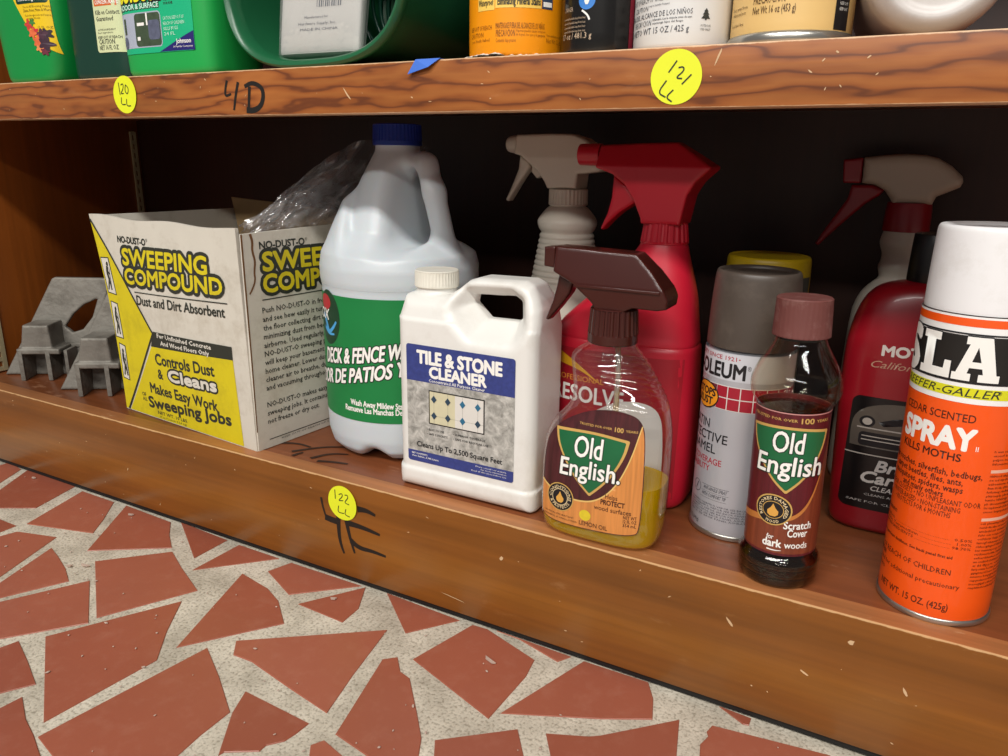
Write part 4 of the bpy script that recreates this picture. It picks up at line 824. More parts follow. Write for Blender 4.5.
decal('lettering', [text('TILE & STONE', ux(.0200), ux(.1022), .1158, .0105, bold=.05, res=3), text('CLEANER', ux(.0323), ux(.0880), .1043, .0092, bold=.05, res=3)], fm, L2, WHITE, lb, None, 'white product name')
decal('lettering', [text('Concentrated All Purpose Cleaner', ux(.0322), ux(.0862), .1003, .0026, bold=.012, res=1), text('NET CONTENTS:', ux(.0135), ux(.0300), .0328, .0014, bold=.02, res=1), text('One Gallon, 3.785 Liters', ux(.0135), ux(.0410), .0303, .0014, bold=.02, res=1), text('Please consult our website', ux(.0780), ux(.1070), .0334, .0012, res=1), text('for more information', ux(.0830), ux(.1070), .0312, .0012, res=1), text('Read all directions before use', ux(.0740), ux(.1070), .0290, .0012, res=1)], fm, L2, WHITE, lb)
pc = decal('tile_picture', [rect(ux(.0318), ux(.0862), .0632, .0932)], fm, L2, BLACK, lb, None, 'picture of pale floor tiles with blue diamonds')
decal('picture_tiles', [rect(ux(.0328), ux(.0852), .0642, .0922)], fm, L2+LY, mat('tile_cream', '#cfc9a8', .4, .1, 100.), pc)
decal('picture_tiles', [rect(ux(.0580), ux(.0852), .0642, .0922)], fm, L2+2*LY, mat('tile_pale', '#d9d6cf', .4, .05, 100.), pc)
gx = (.0372, .0510, .0654, .0800); dm = []; gl_ = []
for x in gx:
    gl_.append(rect(ux(x)-.0001, ux(x)+.0001, .0642, .0922))
    for z in (.0712, .0857): dm.append(poly([(ux(x)-.0028, z), (ux(x), z-.0034), (ux(x)+.0028, z), (ux(x), z+.0034)]))
for z in (.0712,): gl_.append(rect(ux(.0328), ux(.0852), z-.0001, z+.0001))
decal('picture_joint', gl_, fm, L2+3*LY, mat('print_joint', '#9a978c', .5), pc)
for i, d_ in enumerate(dm): decal('picture_diamond', [d_], fm, L2+4*LY, (mat('diamond_teal', '#2a6a8a', .4) if i in (4, 5, 7) else mat('diamond_navy', '#2b4356', .4)), pc)
decal('lettering', [text('Cleans Up To 2,500 Square Feet', ux(.0190), ux(.1032), .0405, .0046, bold=.02), text('• EASY TO USE', ux(.0300), ux(.0470), .0570, .0018, bold=.015, res=1), text('• SAFE CONCRETE', ux(.0300), ux(.0505), .0530, .0018, bold=.015, res=1), text('• SUPERIOR COVERAGE', ux(.0560), ux(.0870), .0570, .0018, bold=.015, res=1), text('• SAFE FOR REGULAR USE', ux(.0560), ux(.0900), .0530, .0018, bold=.015, res=1)], fm, L2, BLACK, lb)

# ------------------------------------------------------------------ sweeping compound box
t = thing('sweeping_compound_box', 'open yellow and white cardboard box of sweeping compound', 'box', (-.7634, .0340, Z0), -5.5)
CARD = mat('cardboard_print', '#cdc8bb', .7, .06, 30., .1, 120., dirt='#92836a', dirt_amt=.5, dscale=22.); KRAFT = mat('cardboard_kraft', '#a58a62', .85, .12, 40., .2, 150.)
BW, BD, BH = .2292, .185, .2155
def le(z): q = max(0, min(1, z/BH)); return -.0255*q**2.2                  # the left edge flares out towards the top
def fy(x, z): return -.004*math.sin(math.pi*max(0, min(1, x/BW)))*math.sin(math.pi*min(1, z/BH))
def fmap(x, z, h): k = le(z)*max(0, 1-x/.12)**1.0; return (x+k if False else x, fy(x, z)-h, z)
def panel(name, nx, nz, P, th, m, lab=None):
    """thin corrugated sheet from P(u, v); th = thickness vector function"""
    V = []; F = []
    for s_ in (0, 1):
        for i in range(nx+1):
            for j in range(nz+1): p = Vector(P(i/nx, j/nz)); V.append(tuple(p+Vector(th)*s_))
    n1 = (nx+1)*(nz+1); q = lambda i, j, s_: s_*n1+i*(nz+1)+j
    for i in range(nx):
        for j in range(nz): F += [(q(i, j, 0), q(i+1, j, 0), q(i+1, j+1, 0), q(i, j+1, 0)), (q(i, j, 1), q(i, j+1, 1), q(i+1, j+1, 1), q(i+1, j, 1))]
    for i in range(nx): F += [(q(i, 0, 0), q(i, 0, 1), q(i+1, 0, 1), q(i+1, 0, 0)), (q(i, nz, 0), q(i+1, nz, 0), q(i+1, nz, 1), q(i, nz, 1))]
    for j in range(nz): F += [(q(0, j, 0), q(0, j+1, 0), q(0, j+1, 1), q(0, j, 1)), (q(nx, j, 0), q(nx, j, 1), q(nx, j+1, 1), q(nx, j+1, 0))]
    o = soft(obj(name, V, F, m, t), 50)
    if lab: o['label'] = lab
    return o
topz = lambda x: BH+.0012*math.sin(x*60)+.0015*max(0, 1-x/.06)
fp = panel('front_panel', 28, 22, lambda u, v: ((lambda z: (le(z)+(BW-.001-.006*v-le(z))*u, fy(le(z)+(BW-.001-le(z))*u, z), z))(v*topz(u*BW))), (0, .0035, 0), CARD, 'printed front panel')
def sx_(y, z): return BW+.0015*math.sin(math.pi*min(1, y/BD))*math.sin(math.pi*min(1, z/BH))
sp = panel('side_panel', 20, 18, lambda u, v: (sx_(u*BD, v*(BH-.004)), .0015+u*(BD-.0015), v*(BH-.004+.004*u)), (-.0035, 0, 0), CARD, 'printed side panel')
panel('side_panel', 12, 12, lambda u, v: (le(v*BH), .0005+u*BD+fy(le(v*BH), v*BH)*(1-u), v*BH), (.0035, 0, 0), CARD)
panel('back_panel', 12, 8, lambda u, v: (.004+le(v*BH)*(1-u)+u*(BW-.008), BD-.004, v*(BH+.014-.010*u)), (0, .0035, 0), KRAFT, 'brown inside of the back panel')
panel('bottom_panel', 2, 2, lambda u, v: (.004+u*(BW-.008), .004+v*(BD-.008), .0005), (0, 0, .003), KRAFT)
tb_ = panel('compound', 10, 8, lambda u, v: (.006+u*(BW-.014), .006+v*(BD-.014), .145+.006*math.sin(u*7)*math.cos(v*6)), (0, 0, -.02), mat('sweeping_compound', '#5f5238', .9, .3, 120., .8, 200.))
YL = mat('box_yellow', '#d3c214', .6, .10, 30., dirt='#94821e', dirt_amt=.5, dscale=25.); DK = mat('box_charcoal', '#2b2e26', .6, .1, 60.); WT = mat('box_white', '#d6d2c6', .65, .04)
pm = lambda x, z, h: (x, fy(x, z)-h-.0002, z)
edge = [(le(z)+.0006, z) for z in np.linspace(.001, BH-.006, 14)]
lpoly = edge+[(-.0205, BH-.0065), (.0748, .0985), (.0748, .0985), (.0040, .001)]
decal('print_yellow', [poly([(max(x, le(z)+.0003) if z < BH else x, z) for x, z in edge+[(.0748, .0985), (.004, .001)]])], pm, LY, YL, fp, .006, 'yellow printed field', .012)
decal('print_yellow', [poly([(.0090, .001), (.0730, .0870), (.2045, .0895), (.2085, .003), (.2085, .001)])], pm, LY, YL, fp, .006, 'yellow printed field', .012)
decal('print_bar', [poly([(.0770, .1010), (.2045, .1030), (.2045, .0897), (.0700, .0838)])], pm, 2*LY, DK, fp, .006, 'dark printed bar', .012)
decal('print_line', [stroke([(-.0235, .2115), (.0765, .0985)], .0024), stroke([(.0765, .0985), (.0062, .001)], .0024)], pm, 3*LY, DK, fp, .006, cellz=.012)
BT = lambda s_, x0, x1, z, h, b=.02, sl=.01, **k: text(s_, x0, x1, z, h, bold=b, slope=sl, **k)
sw = [BT('SWEEPING', .0322, .1780, .1676, .0165, .035, .02), BT('COMPOUND', .0332, .1985, .1478, .0155, .035, .03)]
decal('lettering', [q for s_ in sw for q in outline(s_, .0036, 14)], pm, 2*LY, DK, fp, .006, 'dark outline of the product name', .012)
decal('lettering', sw, pm, 3*LY, YL, fp, .006, 'yellow product name', .012)
decal('lettering', [BT('NO-DUST-O', .0262, .0785, .1906, .0064, .035, 0), BT('®', .0792, .0820, .1945, .0030, .0, 0), BT('Dust and Dirt Absorbent', .0520, .1990, .1268, .0098, .02, .03), stroke([(.0495, .1398), (.2035, .1450)], .0011), BT('Controls Dust', .0745, .1750, .0650, .0118, .03, .035), BT('&', .0755, .0850, .0492, .0105, .03, .03), BT('Makes Easy Work', .0560, .1740, .0300, .0112, .03, .01), BT('Sweeping Jobs', .0485, .1930, .0118, .0122, .04, .055), BT('OF', .0380, .0455, .0230, .0040, .02), BT('ALL', .0380, .0465, .0175, .0040, .02), BT('NET WT. 10 LBS.', .0640, .1180, .0062, .0036, .03, .01, res=1), BT('(Ten Pounds 4.54 kg)', .0660, .1150, .0022, .0022, .0, .01, res=1)], pm, 2*LY, DK, fp, .006, 'dark lettering', .012)
cln = [BT('Cleans', .0950, .1760, .0500, .0118, .05, .03)]
decal('lettering', [q for s_ in cln for q in outline(s_, .0022, 10)], pm, 2*LY, DK, fp, .006, cellz=.012)
decal('lettering', cln, pm, 3*LY, WT, fp, .006, 'white word Cleans', .012)
decal('lettering', [BT('For Unfinished Concrete', .0840, .1740, .0955, .0046, .035, .005, res=1), BT('And Wood Floors Only', .0890, .1700, .0880, .0046, .035, .012, res=1)], pm, 3*LY, WT, fp, .006, 'white lettering', .012)
for q in ([(-.0122, .1718), (.0024, .1725), (.0110, .1318), (-.0052, .1330)], [(-.0030, .1246), (.0102, .1230), (.0142, .0834), (-.0012, .0839)], [(.0030, .0780), (.0150, .0762), (.0155, .0358), (.0035, .0371)]):
    pq = decal('pictogram', poly([(a+(.5-.5*(i in (0, 3)))*0-.0008*(1 if i in (0, 3) else -1), z) for i, (a, z) in enumerate(q)]), pm, 2*LY, DK, fp, .006, 'pictogram of a person sweeping')
    decal('pictogram_ground', poly([(a+.0006*(1 if i in (0, 3) else -1), z+.0012*(1 if i in (2, 3) else -1)) for i, (a, z) in enumerate(q)]), pm, 3*LY, WT, pq, .006)
    cxm = sum(a for a, _ in q)/4; czm = sum(z for _, z in q)/4
    decal('pictogram_figure', [poly(circ(cxm+.0000, czm+.0125, .0020, .0026)), stroke(curve([(cxm-.0002, czm+.010), (cxm-.0016, czm+.003), (cxm+.0012, czm-.004)], 2), .0042, .0036), stroke([(cxm+.0008, czm-.003), (cxm-.0022, czm-.0155)], .0024), stroke([(cxm+.0012, czm-.003), (cxm+.0040, czm-.0155)], .0024), stroke([(cxm-.0012, czm+.007), (cxm+.0036, czm+.001)], .0016), stroke([(cxm+.0034, czm+.008), (cxm+.0042, czm-.012)], .0009)], pm, 4*LY, DK, pq)
ym = lambda y, z, h: (sx_(y, z)+h+.0002, y, z)
sw = [text('SWEEPING', .0215, .1640, .1705, .0170, bold=.035, slope=-.01), text('COMPOUND', .0205, .1680, .1500, .0165, bold=.035, slope=-.005)]
sw = [([(v[0], v[1]+.0055)+tuple(v[2:]) for v in V], F) for V, F in sw]
decal('lettering', [q for s_ in sw for q in outline(s_, .0034, 14)], ym, LY, DK, sp, .01)
decal('lettering', sw, ym, 2*LY, YL, sp, .01, 'yellow product name')
para = ['Push NO-DUST-O in front of broom', 'and see how easily it turns', 'the floor collecting dirt and', 'minimizing dust from becoming', 'airborne. Used regularly, a', 'NO-DUST-O sweeping program', 'will keep your basement or', 'home cleaner. Lower dust means', 'cleaner air to breathe, dusting', 'and vacuuming throughout house.', '', 'NO-DUST-O makes easy work of', 'sweeping jobs. It contains no oil', 'not freeze or dry out.']
ptx = [text('NO-DUST-O', .0195, .0745, .1968, .0064, bold=.035), text('®', .0752, .0780, .2005, .0030), rect(.0185, .168, .1482, .1492), rect(.0150, .168, .0082, .0090)]
for i, s_ in enumerate(para):
    if s_: ptx.append(text(s_, .0175-.00022*i, None, .1362-i*.00855, .0052, bold=.014, res=1))
ptx.append(text('KEEP OUT OF REACH OF CHILDREN. READ LABEL.', .030, .150, .0050, .0016, res=1))
decal('lettering', ptx, ym, LY, DK, sp, .02, 'dark paragraph of directions')
# torn corner: brown corrugated core shows along the rip
decal('torn_edge', [stroke(curve([(.0105, .2112), (.0125, .204), (.0112, .196), (.0140, .186), (.0118, .176), (.0125, .168), (.0080, .160), (.0050, .156)], 2), .0028, .0014), stroke([(.0006, .2115), (.0012, .10), (.0010, .02)], .0020, .0012)], ym, LY, mat('torn_kraft', '#6e4a26', .9, .3, 200.), sp, None, 'torn brown cardboard edge')

# clear plastic bag standing out of the box
def bag_sheet(name, ctrl, nu, nv, seed, amp, m, par):
    rg = np.random.default_rng(seed); C_ = np.array(ctrl, float); U, Vn = C_.shape[:2]
    def bern(n, t): return [math.comb(n, i)*t**i*(1-t)**(n-i) for i in range(n+1)]
    ph = rg.uniform(0, 6.28, (10, 3)); fq = rg.uniform(3, 26, (10, 2)); dr = rg.normal(size=(10, 3)); V = []; F = []
    for i in range(nu+1):
        bu = bern(U-1, i/nu)
        for j in range(nv+1):
            bv = bern(Vn-1, j/nv); p = sum(bu[a]*bv[b]*C_[a, b] for a in range(U) for b in range(Vn))
            for k in range(10): s_ = math.sin(fq[k, 0]*i/nu+fq[k, 1]*j/nv*(-1)**k+ph[k, 0]); p = p+dr[k]*amp*(1-abs(s_))**2*.5
            V.append(p)
    for i in range(nu):
        for j in range(nv): a = i*(nv+1)+j; F.append((a, a+nv+1, a+nv+2, a+1))
    return obj(name, V, F, m, par, True)
BAG = clear('bag_film', (.93, .92, .92), .10, 1., .10, 2.0, .6, .10)
bg = thing('plastic_bag', 'crumpled clear plastic bag sticking up out of the cardboard box', 'bag', (-.56, .12, .32), 0)
W_ = lambda x, y, z: (x+.56, y-.12, z-.32)
bag_sheet('bag_film', [[W_(-.553, .035, .270), W_(-.556, .032, .300), W_(-.552, .036, .3215)], [W_(-.548, .075, .270), W_(-.538, .080, .320), W_(-.530, .085, .372)], [W_(-.545, .130, .270), W_(-.520, .135, .330), W_(-.480, .140, .425)], [W_(-.545, .175, .270), W_(-.515, .185, .340), W_(-.462, .190, .422)], [W_(-.545, .195, .270), W_(-.512, .205, .330), W_(-.470, .225, .390)]], 56, 36, 4, .0042, BAG, bg)
bag_sheet('bag_film', [[W_(-.556, .036, .285), W_(-.556, .034, .305), W_(-.553, .035, .3205)], [W_(-.553, .072, .285), W_(-.546, .076, .315), W_(-.540, .078, .352)], [W_(-.552, .120, .285), W_(-.538, .112, .318), W_(-.523, .110, .358)], [W_(-.552, .150, .285), W_(-.540, .152, .310), W_(-.525, .150, .335)]], 44, 28, 9, .0045, BAG, bg)
bag_sheet('bag_film', [[W_(-.600, .100, .280), W_(-.600, .100, .300), W_(-.600, .100, .318)], [W_(-.585, .120, .280), W_(-.575, .125, .330), W_(-.570, .130, .362)], [W_(-.570, .160, .280), W_(-.545, .165, .330), W_(-.525, .170, .388)], [W_(-.560, .195, .280), W_(-.535, .200, .330), W_(-.510, .205, .375)]], 36, 24, 12, .0035, BAG, bg)

# ------------------------------------------------------------------ cast metal brackets
CAST = mat('cast_metal', '#7f7b73', .6, .25, 40., .5, 120., .4, dirt='#4a453d', dirt_amt=.85, dscale=26.)
def bracket(label, loc, rz):
    b = thing('cast_metal_bracket', label, 'bracket', loc, rz, 'cast metal brackets beside the cardboard box')
    P = [(0, 0), (66, 123), (70, 125), (138, 124), (140, 120), (118, 60), (96, 0)]; H = [(79, 62), (90, 78), (104, 90), (122, 98), (114, 74), (101, 58), (88, 54)]
    Pm = [(x/1000, z/1000) for x, z in P]; Hm = [(x/1000, z/1000) for x, z in H]
    def plate(X, Y, Z):
        y = Y-(Z*.16)
        d = smax(sd_poly(X, Z, Pm), np.abs(y)-.0034, .002); return smax(d, -(sd_poly(X, Z, Hm)), .0015)
    sdf('plate', plate, (-.006, -.012, -.003), (.146, .034, .131), .0016, CAST, b)
    def block(X, Y, Z):
        blk = [(.038, .040), (.077, .040), (.075, .071), (.044, .071)]
        d = smax(sd_poly(X, Z, blk), np.abs(Y+.010)-.019, .003)
        foot = smax(sd_poly(X, Z, [(.034, .034), (.086, .034), (.086, .041), (.034, .041)]), np.abs(Y+.012)-.020, .002)
        return smin(d, foot, .003)
    bo = sdf('block', block, (.028, -.036, .030), (.092, .014, .076), .0014, CAST, b)
    for x0 in (.0355, .0690):
        bm = bmesh.new(); boxbm(bm, x0, x0+.0042, -.030, .004, .0, .037, .0008); boxbm(bm, x0-.0006, x0+.0048, -.0325, -.0285, 0, .038, .0008); soft(objbm('leg', bm, CAST, b), 40)
    bm = bmesh.new(); boxbm(bm, .034, .100, .000, .0045, .036, .041, .001); boxbm(bm, .088, .0925, -.026, .004, 0, .038, .001); soft(objbm('rib', bm, CAST, b), 40)
    return b
bracket('dusty grey cast metal bracket against the slotted side panel', (-1.0190, .0440, Z0), 33)
bracket('dusty grey cast metal bracket tucked in beside the yellow box', (-.8960, .0400, Z0), 33)

# ================================================================== goods on the upper shelf
ZS = ZT+.0002
def flat_bottle(t, hw, hd, H, m, taper=.9, n=4., neck=.017, capm=None):
    k = [(0, -hw*taper+.006, hw*taper-.006, -hd+.006, hd-.006, n), (0, -hw*taper+.006, hw*taper-.006, -hd+.006, hd-.006, n), (.002, -hw*taper, hw*taper, -hd+.001, hd-.001, n), (.012, -hw*(taper*.7+.3), hw*(taper*.7+.3), -hd, hd, n), (.06, -hw, hw, -hd, hd, n), (H*.72, -hw, hw, -hd, hd, n), (H*.80, -hw*.9, hw*.9, -hd*.9, hd*.9, 3), (H*.88, -hw*.5, hw*.5, -hd*.65, hd*.65, 2.4), (H*.92, -neck, neck, -neck, neck, 2), (H*.95, -neck, neck, -neck, neck, 2)]
    b = loft('bottle', k, m, t, 3, 64); collar('cap', t, H*.93, H+.012, neck+.004, neck+.003, capm or MATS['cap_offwhite'], 30, .0006); return b
GR1 = mat('plastic_green', '#0f8a3e', .32, .06, 12.); GR2 = mat('plastic_green_light', '#1fa04a', .32, .08, 12.); DG = mat('plastic_dark_green', '#12382c', .34, .1, 14.)
# flower food bottle
t = thing('flower_food_bottle', 'green plastic bottle with yellow label showing red flowers', 'bottle', (-.8230, .0440, ZS), 0)
b = flat_bottle(t, .0530, .033, .235, GR1, .80); pm = projmap(b); X0 = .7990
lab = curve([(-.0150, .105), (-.0010, .0782), (.0150, .0543), (.0310, .0370), (.0465, .0270)], 2)+[(.0465, .150), (-.030, .150), (-.025, .125)]
lb = decal('label', poly(lab), pm, .0005, mat('label_yellow', '#e6c21c', .4, .08, 40.), t, .0025, 'yellow label', .003)
decal('label_panel', [poly(rr(.004, .0455, .073, .105, .003))], pm, .0005+LY, DG, lb, .0025, cellz=.004)
decal('lettering', [text('Flowering Plants', .008, .046, .0755, .0040, bold=.01, res=1)], pm, .0005+2*LY, WHITE, lb, .0025)
decal('lettering', [text('Use on All Blooming Plants', .014, .047, .0690, .0022, res=1), text('Zinnias, Roses, Mums & More', .014, .047, .0655, .0026, bold=.01, res=1), text('Feeds through roots and leaves', .016, .047, .0612, .0020, res=1), text('for bigger blooms', .018, .036, .0585, .0020, res=1), text('12 FL OZ', .032, .046, .0500, .0020, res=1), text('354 mL', .034, .044, .0470, .0020, res=1)], pm, .0005+LY, mat('print_olive', '#7a6410', .5), lb, .0025)
rg = random.Random(8)
for cx_, cz_, rr_, cc in ((.002, .0540, .0075, '#c23a34'), (.009, .0460, .0070, '#d96a3c'), (.016, .0470, .0065, '#c8303a'), (.020, .0385, .0075, '#d8663c'), (.0225, .0325, .0060, '#e08a50'), (.031, .0440, .0080, '#4a2a3a'), (.036, .0360, .0090, '#3a2232'), (.041, .0450, .0070, '#33202c'), (.033, .0290, .0055, '#6a2438'), (.012, .0560, .0050, '#3f7a34')):
    cx_ = .0185+cx_*.52; rr_ *= .72
    P = [(cx_+rr_*(1+.28*math.sin(5*a+cx_*900))*math.cos(a), cz_+rr_*(1+.28*math.sin(5*a+cx_*900))*.85*math.sin(a)) for a in [i*math.pi/14 for i in range(28)]]
    decal('flower', [poly(P)], pm, .0005+(2+rg.random())*LY, mat('flower_'+cc, cc, .5, .35, 300.), lb, .002, cellz=.002)
# weed killer bottle
t = thing('plant_spray_concentrate_bottle', 'dark green bottle with cream label between two bright green bottles', 'bottle', (-.7215, .0560, ZS), 0)
b = flat_bottle(t, .0450, .0350, .240, DG, .97, 5); pm = projmap(b)
lb = decal('label', poly(rr(.0065, .0430, .0250, .1500, .003)), pm, .0005, mat('label_cream', '#cfd6a8', .45, .04), t, .0025, 'cream label', .01)
decal('stripe', [poly(rr(.0085, .0410, .0655, .0720, .001))], pm, .0005+LY, mat('stripe_orange', '#d2642a', .45), lb, .006, 'orange stripe')
decal('lettering', [text('CONCENTRATE', 0.0101, 0.0383, .0670, .0036, bold=.02, res=1)], pm, .0005+2*LY, WHITE, lb, .0025)
decal('lettering', [text('MALATHION', 0.0077, 0.0415, .0745, .0070, bold=.03), text('Kills on Contact', 0.0093, 0.0383, .0580, .0040, bold=.012, res=1), text('Guaranteed', 0.0093, 0.0319, .0525, .0040, bold=.012, res=1), text('ACTIVE INGREDIENT', 0.0101, 0.0335, .0440, .0016, res=1), text('Inert ingredients', 0.0101, 0.0303, .0415, .0016, res=1), text('KEEP OUT OF REACH', 0.0093, 0.0383, .0370, .0024, bold=.012, res=1), text('CAUTION', 0.0097, 0.0311, .0322, .0044, bold=.012, res=1), text('NET 16 FL OZ', 0.0097, 0.0343, .0272, .0040, bold=.012, res=1)], pm, .0005+LY, CHAR, lb, .0025)
# insect spray jug
t = thing('insect_spray_jug', 'wide light green jug with teal label, photo panel and navy corner', 'jug', (-.6110, .0460, ZS), 0)
b = flat_bottle(t, .0600, .0380, .250, GR2, .97, 5); pm = projmap(b)
lb = decal('label', poly(rr(-.0560, .0430, .0192, .1600, .003)), pm, .0005, mat('label_teal', '#19b07c', .4, .05), t, .006, 'teal label', .01)
pc = decal('photo', poly(rr(-.0540, .0050, .0240, .0530, .004)), pm, .0005+LY, mat('photo_grey', '#a9b0c0', .4, .1, 60.), lb, .006, 'printed photo of a porch')
for s_ in (poly(rr(-.030, .004, .025, .0520, .003)), rect(-.047, -.0435, .036, .049)): decal('photo_patch', [s_], pm, .0005+2*LY, mat('photo_foliage', '#3f4f3a', .4, .5, 220.), pc, .0025)
for s_ in (poly(rr(-.012, .003, .030, .046, .003)), poly(circ(-.046, .0290, .004, .005))): decal('photo_patch', [s_], pm, .0005+3*LY, mat('photo_people', '#5a5f74', .4, .5, 200.), pc, .0025)
for s_ in (rect(-.0265, -.0170, .0420, .0445), rect(-.0275, -.0235, .0300, .0330), rect(-.0140, -.0120, .0420, .0520)): decal('photo_patch', [s_], pm, .0005+4*LY, WHITE, pc, .0025)
decal('label_corner', poly([(.0000, .0196), (.0428, .0196), (.0428, .0350)]), pm, .0005+LY, mat('label_navy_corner', '#25206a', .4), lb, .006, 'navy corner')
decal('lettering', [text('Johnson', .0220, .0395, .0255, .0036, bold=.02), text('A Family Company', .0180, .0410, .0222, .0014, res=1)], pm, .0005+2*LY, WHITE, lb, .0025)
yt = [text('OUTDOOR', -.0530, .0080, .0625, .0120, bold=.06)]
decal('lettering', [q for s_ in yt for q in outline(s_, .0016, 10)], pm, .0005+LY, BLACK, lb, .0025)
decal('lettering', yt, pm, .0005+2*LY, mat('print_bright_yellow', '#e8e020', .4), lb, .006, 'yellow letters')
it_ = [text('INDOOR & SURFACE', -.0530, .0040, .0560, .0040, bold=.03)]
decal('lettering', [q for s_ in it_ for q in outline(s_, .0007, 8)], pm, .0005+LY, CHAR, lb, .0025); decal('lettering', it_+[text(s_, .0080, .0340-.004*i*(i > 1), .0450-i*.0042, .0026, res=1) for i, s_ in enumerate(('CAUTION: KEEP OUT OF', 'REACH OF CHILDREN', 'KILLS BUGS', '24 FL'))], pm, .0005+2*LY, mat('print_mint', '#c4f0dc', .4), lb, .0025)
decal('lettering', [text('THROUGHOUT', .0100, .0260, .0600, .0020, bold=.02, res=1), text('YOUR HOME', .0100, .0220, .0570, .0020, bold=.02, res=1)], pm, .0005+LY, CHAR, lb, .0025)
# green tub lying on its side, mouth forward
TUB = mat('tub_green', '#1d5c3a', .3, .12, 14.)
t = thing('plastic_tub', 'dark green plastic tub lying on its side with its mouth forward', 'tub', (-.4400, .0100, ZS), -4)
def xz(y, rx, rz, n=3.0, cz=.088, N=64):
    return [(rx*math.copysign(abs(math.cos(a))**(2/n), math.cos(a)), y, cz+rz*math.copysign(abs(math.sin(a))**(2/n), math.sin(a))) for a in [2*math.pi*j/N for j in range(N)]]
ks = [(.012, .0925, .0800), (.003, .0935, .0810), (.0, .0955, .0830), (-.001, .0980, .0855), (.001, .1000, .0872), (.006, .1000, .0872), (.009, .0985, .0860), (.012, .0975, .0850), (.06, .0955, .0845), (.13, .0920, .0842), (.185, .0895, .0838), (.20, .080, .073), (.20, .02, .02)]
v1, f1 = loft_mesh([xz(*k) for k in ks], False, True)
soft(obj('tub_wall', v1, f1, TUB, t), 60)
v1, f1 = loft_mesh([xz(*k) for k in [(.012, .0925, .0800), (.06, .0915, .0800), (.13, .0880, .0798), (.180, .0860, .0795), (.186, .078, .070), (.186, .02, .02)]], False, True)
soft(obj('tub_lining', v1, [q[::-1] for q in f1], TUB, t), 60)
# sleeve packet in the tub
t = thing('clear_sleeve_packet', 'white card in a clear plastic sleeve with barcode inside the green tub', 'packet', (-.4500, .0350, ZS+.0135), 3)
MB_ = mat('packet_card', '#c9c7c2', .5, .08, 40.)
k = [(0, -.0400, .0400, -.004, .004, 5), (0, -.0400, .0400, -.004, .004, 5), (.003, -.0405, .0405, -.0055, .0055, 5), (.06, -.0405, .0405, -.0065, .0065, 5), (.112, -.0405, .0405, -.0055, .0055, 5), (.115, -.040, .040, -.002, .002, 5)]
def lean(o, a=-10): o.data.transform(Matrix.Rotation(A(a), 4, 'X')); return o
pb = loft('card', k, MB_, t, 2, 48); pmx = projmap(pb)
pk = [decal('lettering', [rect(-.002+i*.0021, -.002+i*.0021+(.0012 if i % 3 else .0006), .0350, .0620) for i in range(12)], pmx, .0003, mat('barcode_grey', '#5c6068', .5), t, None, 'grey barcode'), decal('lettering', [text('Manufactured for', -.014, .010, .0265, .0020, res=1), text('Hardware Supply, Inc.', -.020, .018, .0215, .0022, res=1), text('MADE IN CHINA', -.018, .020, .0170, .0020, res=1)], pmx, .0003, MATS['barcode_grey'], t)]
v2, f2 = loft_mesh([sring(z, -.0425, .0425, -w, w, 5, 48) for z, w in ((-.002, .001), (.001, .005), (.06, .0085), (.115, .006), (.122, .001))])
sv = obj('sleeve', v2, f2, clear('sleeve_film', (.95, .95, .95), .1, .9, .08, 2., .4, .12), t, True)
for o in [pb, sv]+pk: lean(o)
# coil of green wire in the tub
t = thing('wire_coil', 'coil of dark green plastic coated wire inside the green tub', 'wire', (-.3940, .0950, ZS+.0085), 0)
bm = bmesh.new(); pts = []
for i in range(9*40):
    a = 2*math.pi*i/40; q = .040+.006*math.sin(i*.11); pts.append((q*math.cos(a)*.85, -.035+i*.00017+.004*math.sin(a*.5), .046+q*math.sin(a)))
tube(bm, pts, .0017, 7); objbm('wire', bm, mat('wire_green', '#0d4030', .3, .1), t, True)
# dark bottle between the tub and the cans
t = thing('dark_green_canister', 'dark teal green canister standing between tub and orange can', 'canister', (-.3090, .1280, ZS), 0)
lathe('body', [(0, .026), (0, .026), (.002, .0290), (.005, .0300), (.17, .0300), (.185, .026), (.19, .018), (.205, .018), (.205, .018)], mat('canister_teal', '#0e302c', .35, .1), t)
r = .0302; decal('label', [rect(deg(-6), deg(6), .062, .15)], cylmap(r), .0002, mat('strip_maroon', '#4a1218', .45), t, .004, 'maroon strip')
lathe('cap', [(.190, .017), (.190, .0205), (.222, .0200), (.224, .018)], BLACK, t, 1)
# orange can of rust remover
def up_can(name, label, cat, c, r_, H, m, capm, dome=True):
    q = thing(name, label, cat, (c[0], c[1], ZS), 0)
    lathe('can_body', [(.0008, r_-.005), (.0008, r_-.001), (.0035, r_), (.0035, r_), (H, r_), (H, r_), (H+.004, r_-.003), (H+.010, r_-.012), (H+.010, r_-.012)], m, q)
    lathe('cap', [(H+.004, r_-.006), (H+.004, r_-.001), (H+.05, r_-.003), (H+.053, r_-.005), (H+.053, r_-.010)], capm, q, 1); return q
r = .0345; t = up_can('stain_remover_can', 'bright orange can of stain remover with pale crust at its base', 'can', (-.2715, .0420), r, .165, mat('can_bright_orange', '#ee9508', .35, .05, 20.), MATS['cap_white']); cm = cylmap(r)
pb_ = decal('label_panel', [rect(deg(1.5), deg(55), .0310, .060)], cm, .0002, mat('panel_cream', '#efc95e', .45), t, .004, 'pale yellow panel'); decal('label_panel', [rect(deg(-24), deg(.5), .0300, .060)], cm, .0002, mat('panel_cream', '#efc95e', .45), t, .004, 'pale yellow panel')
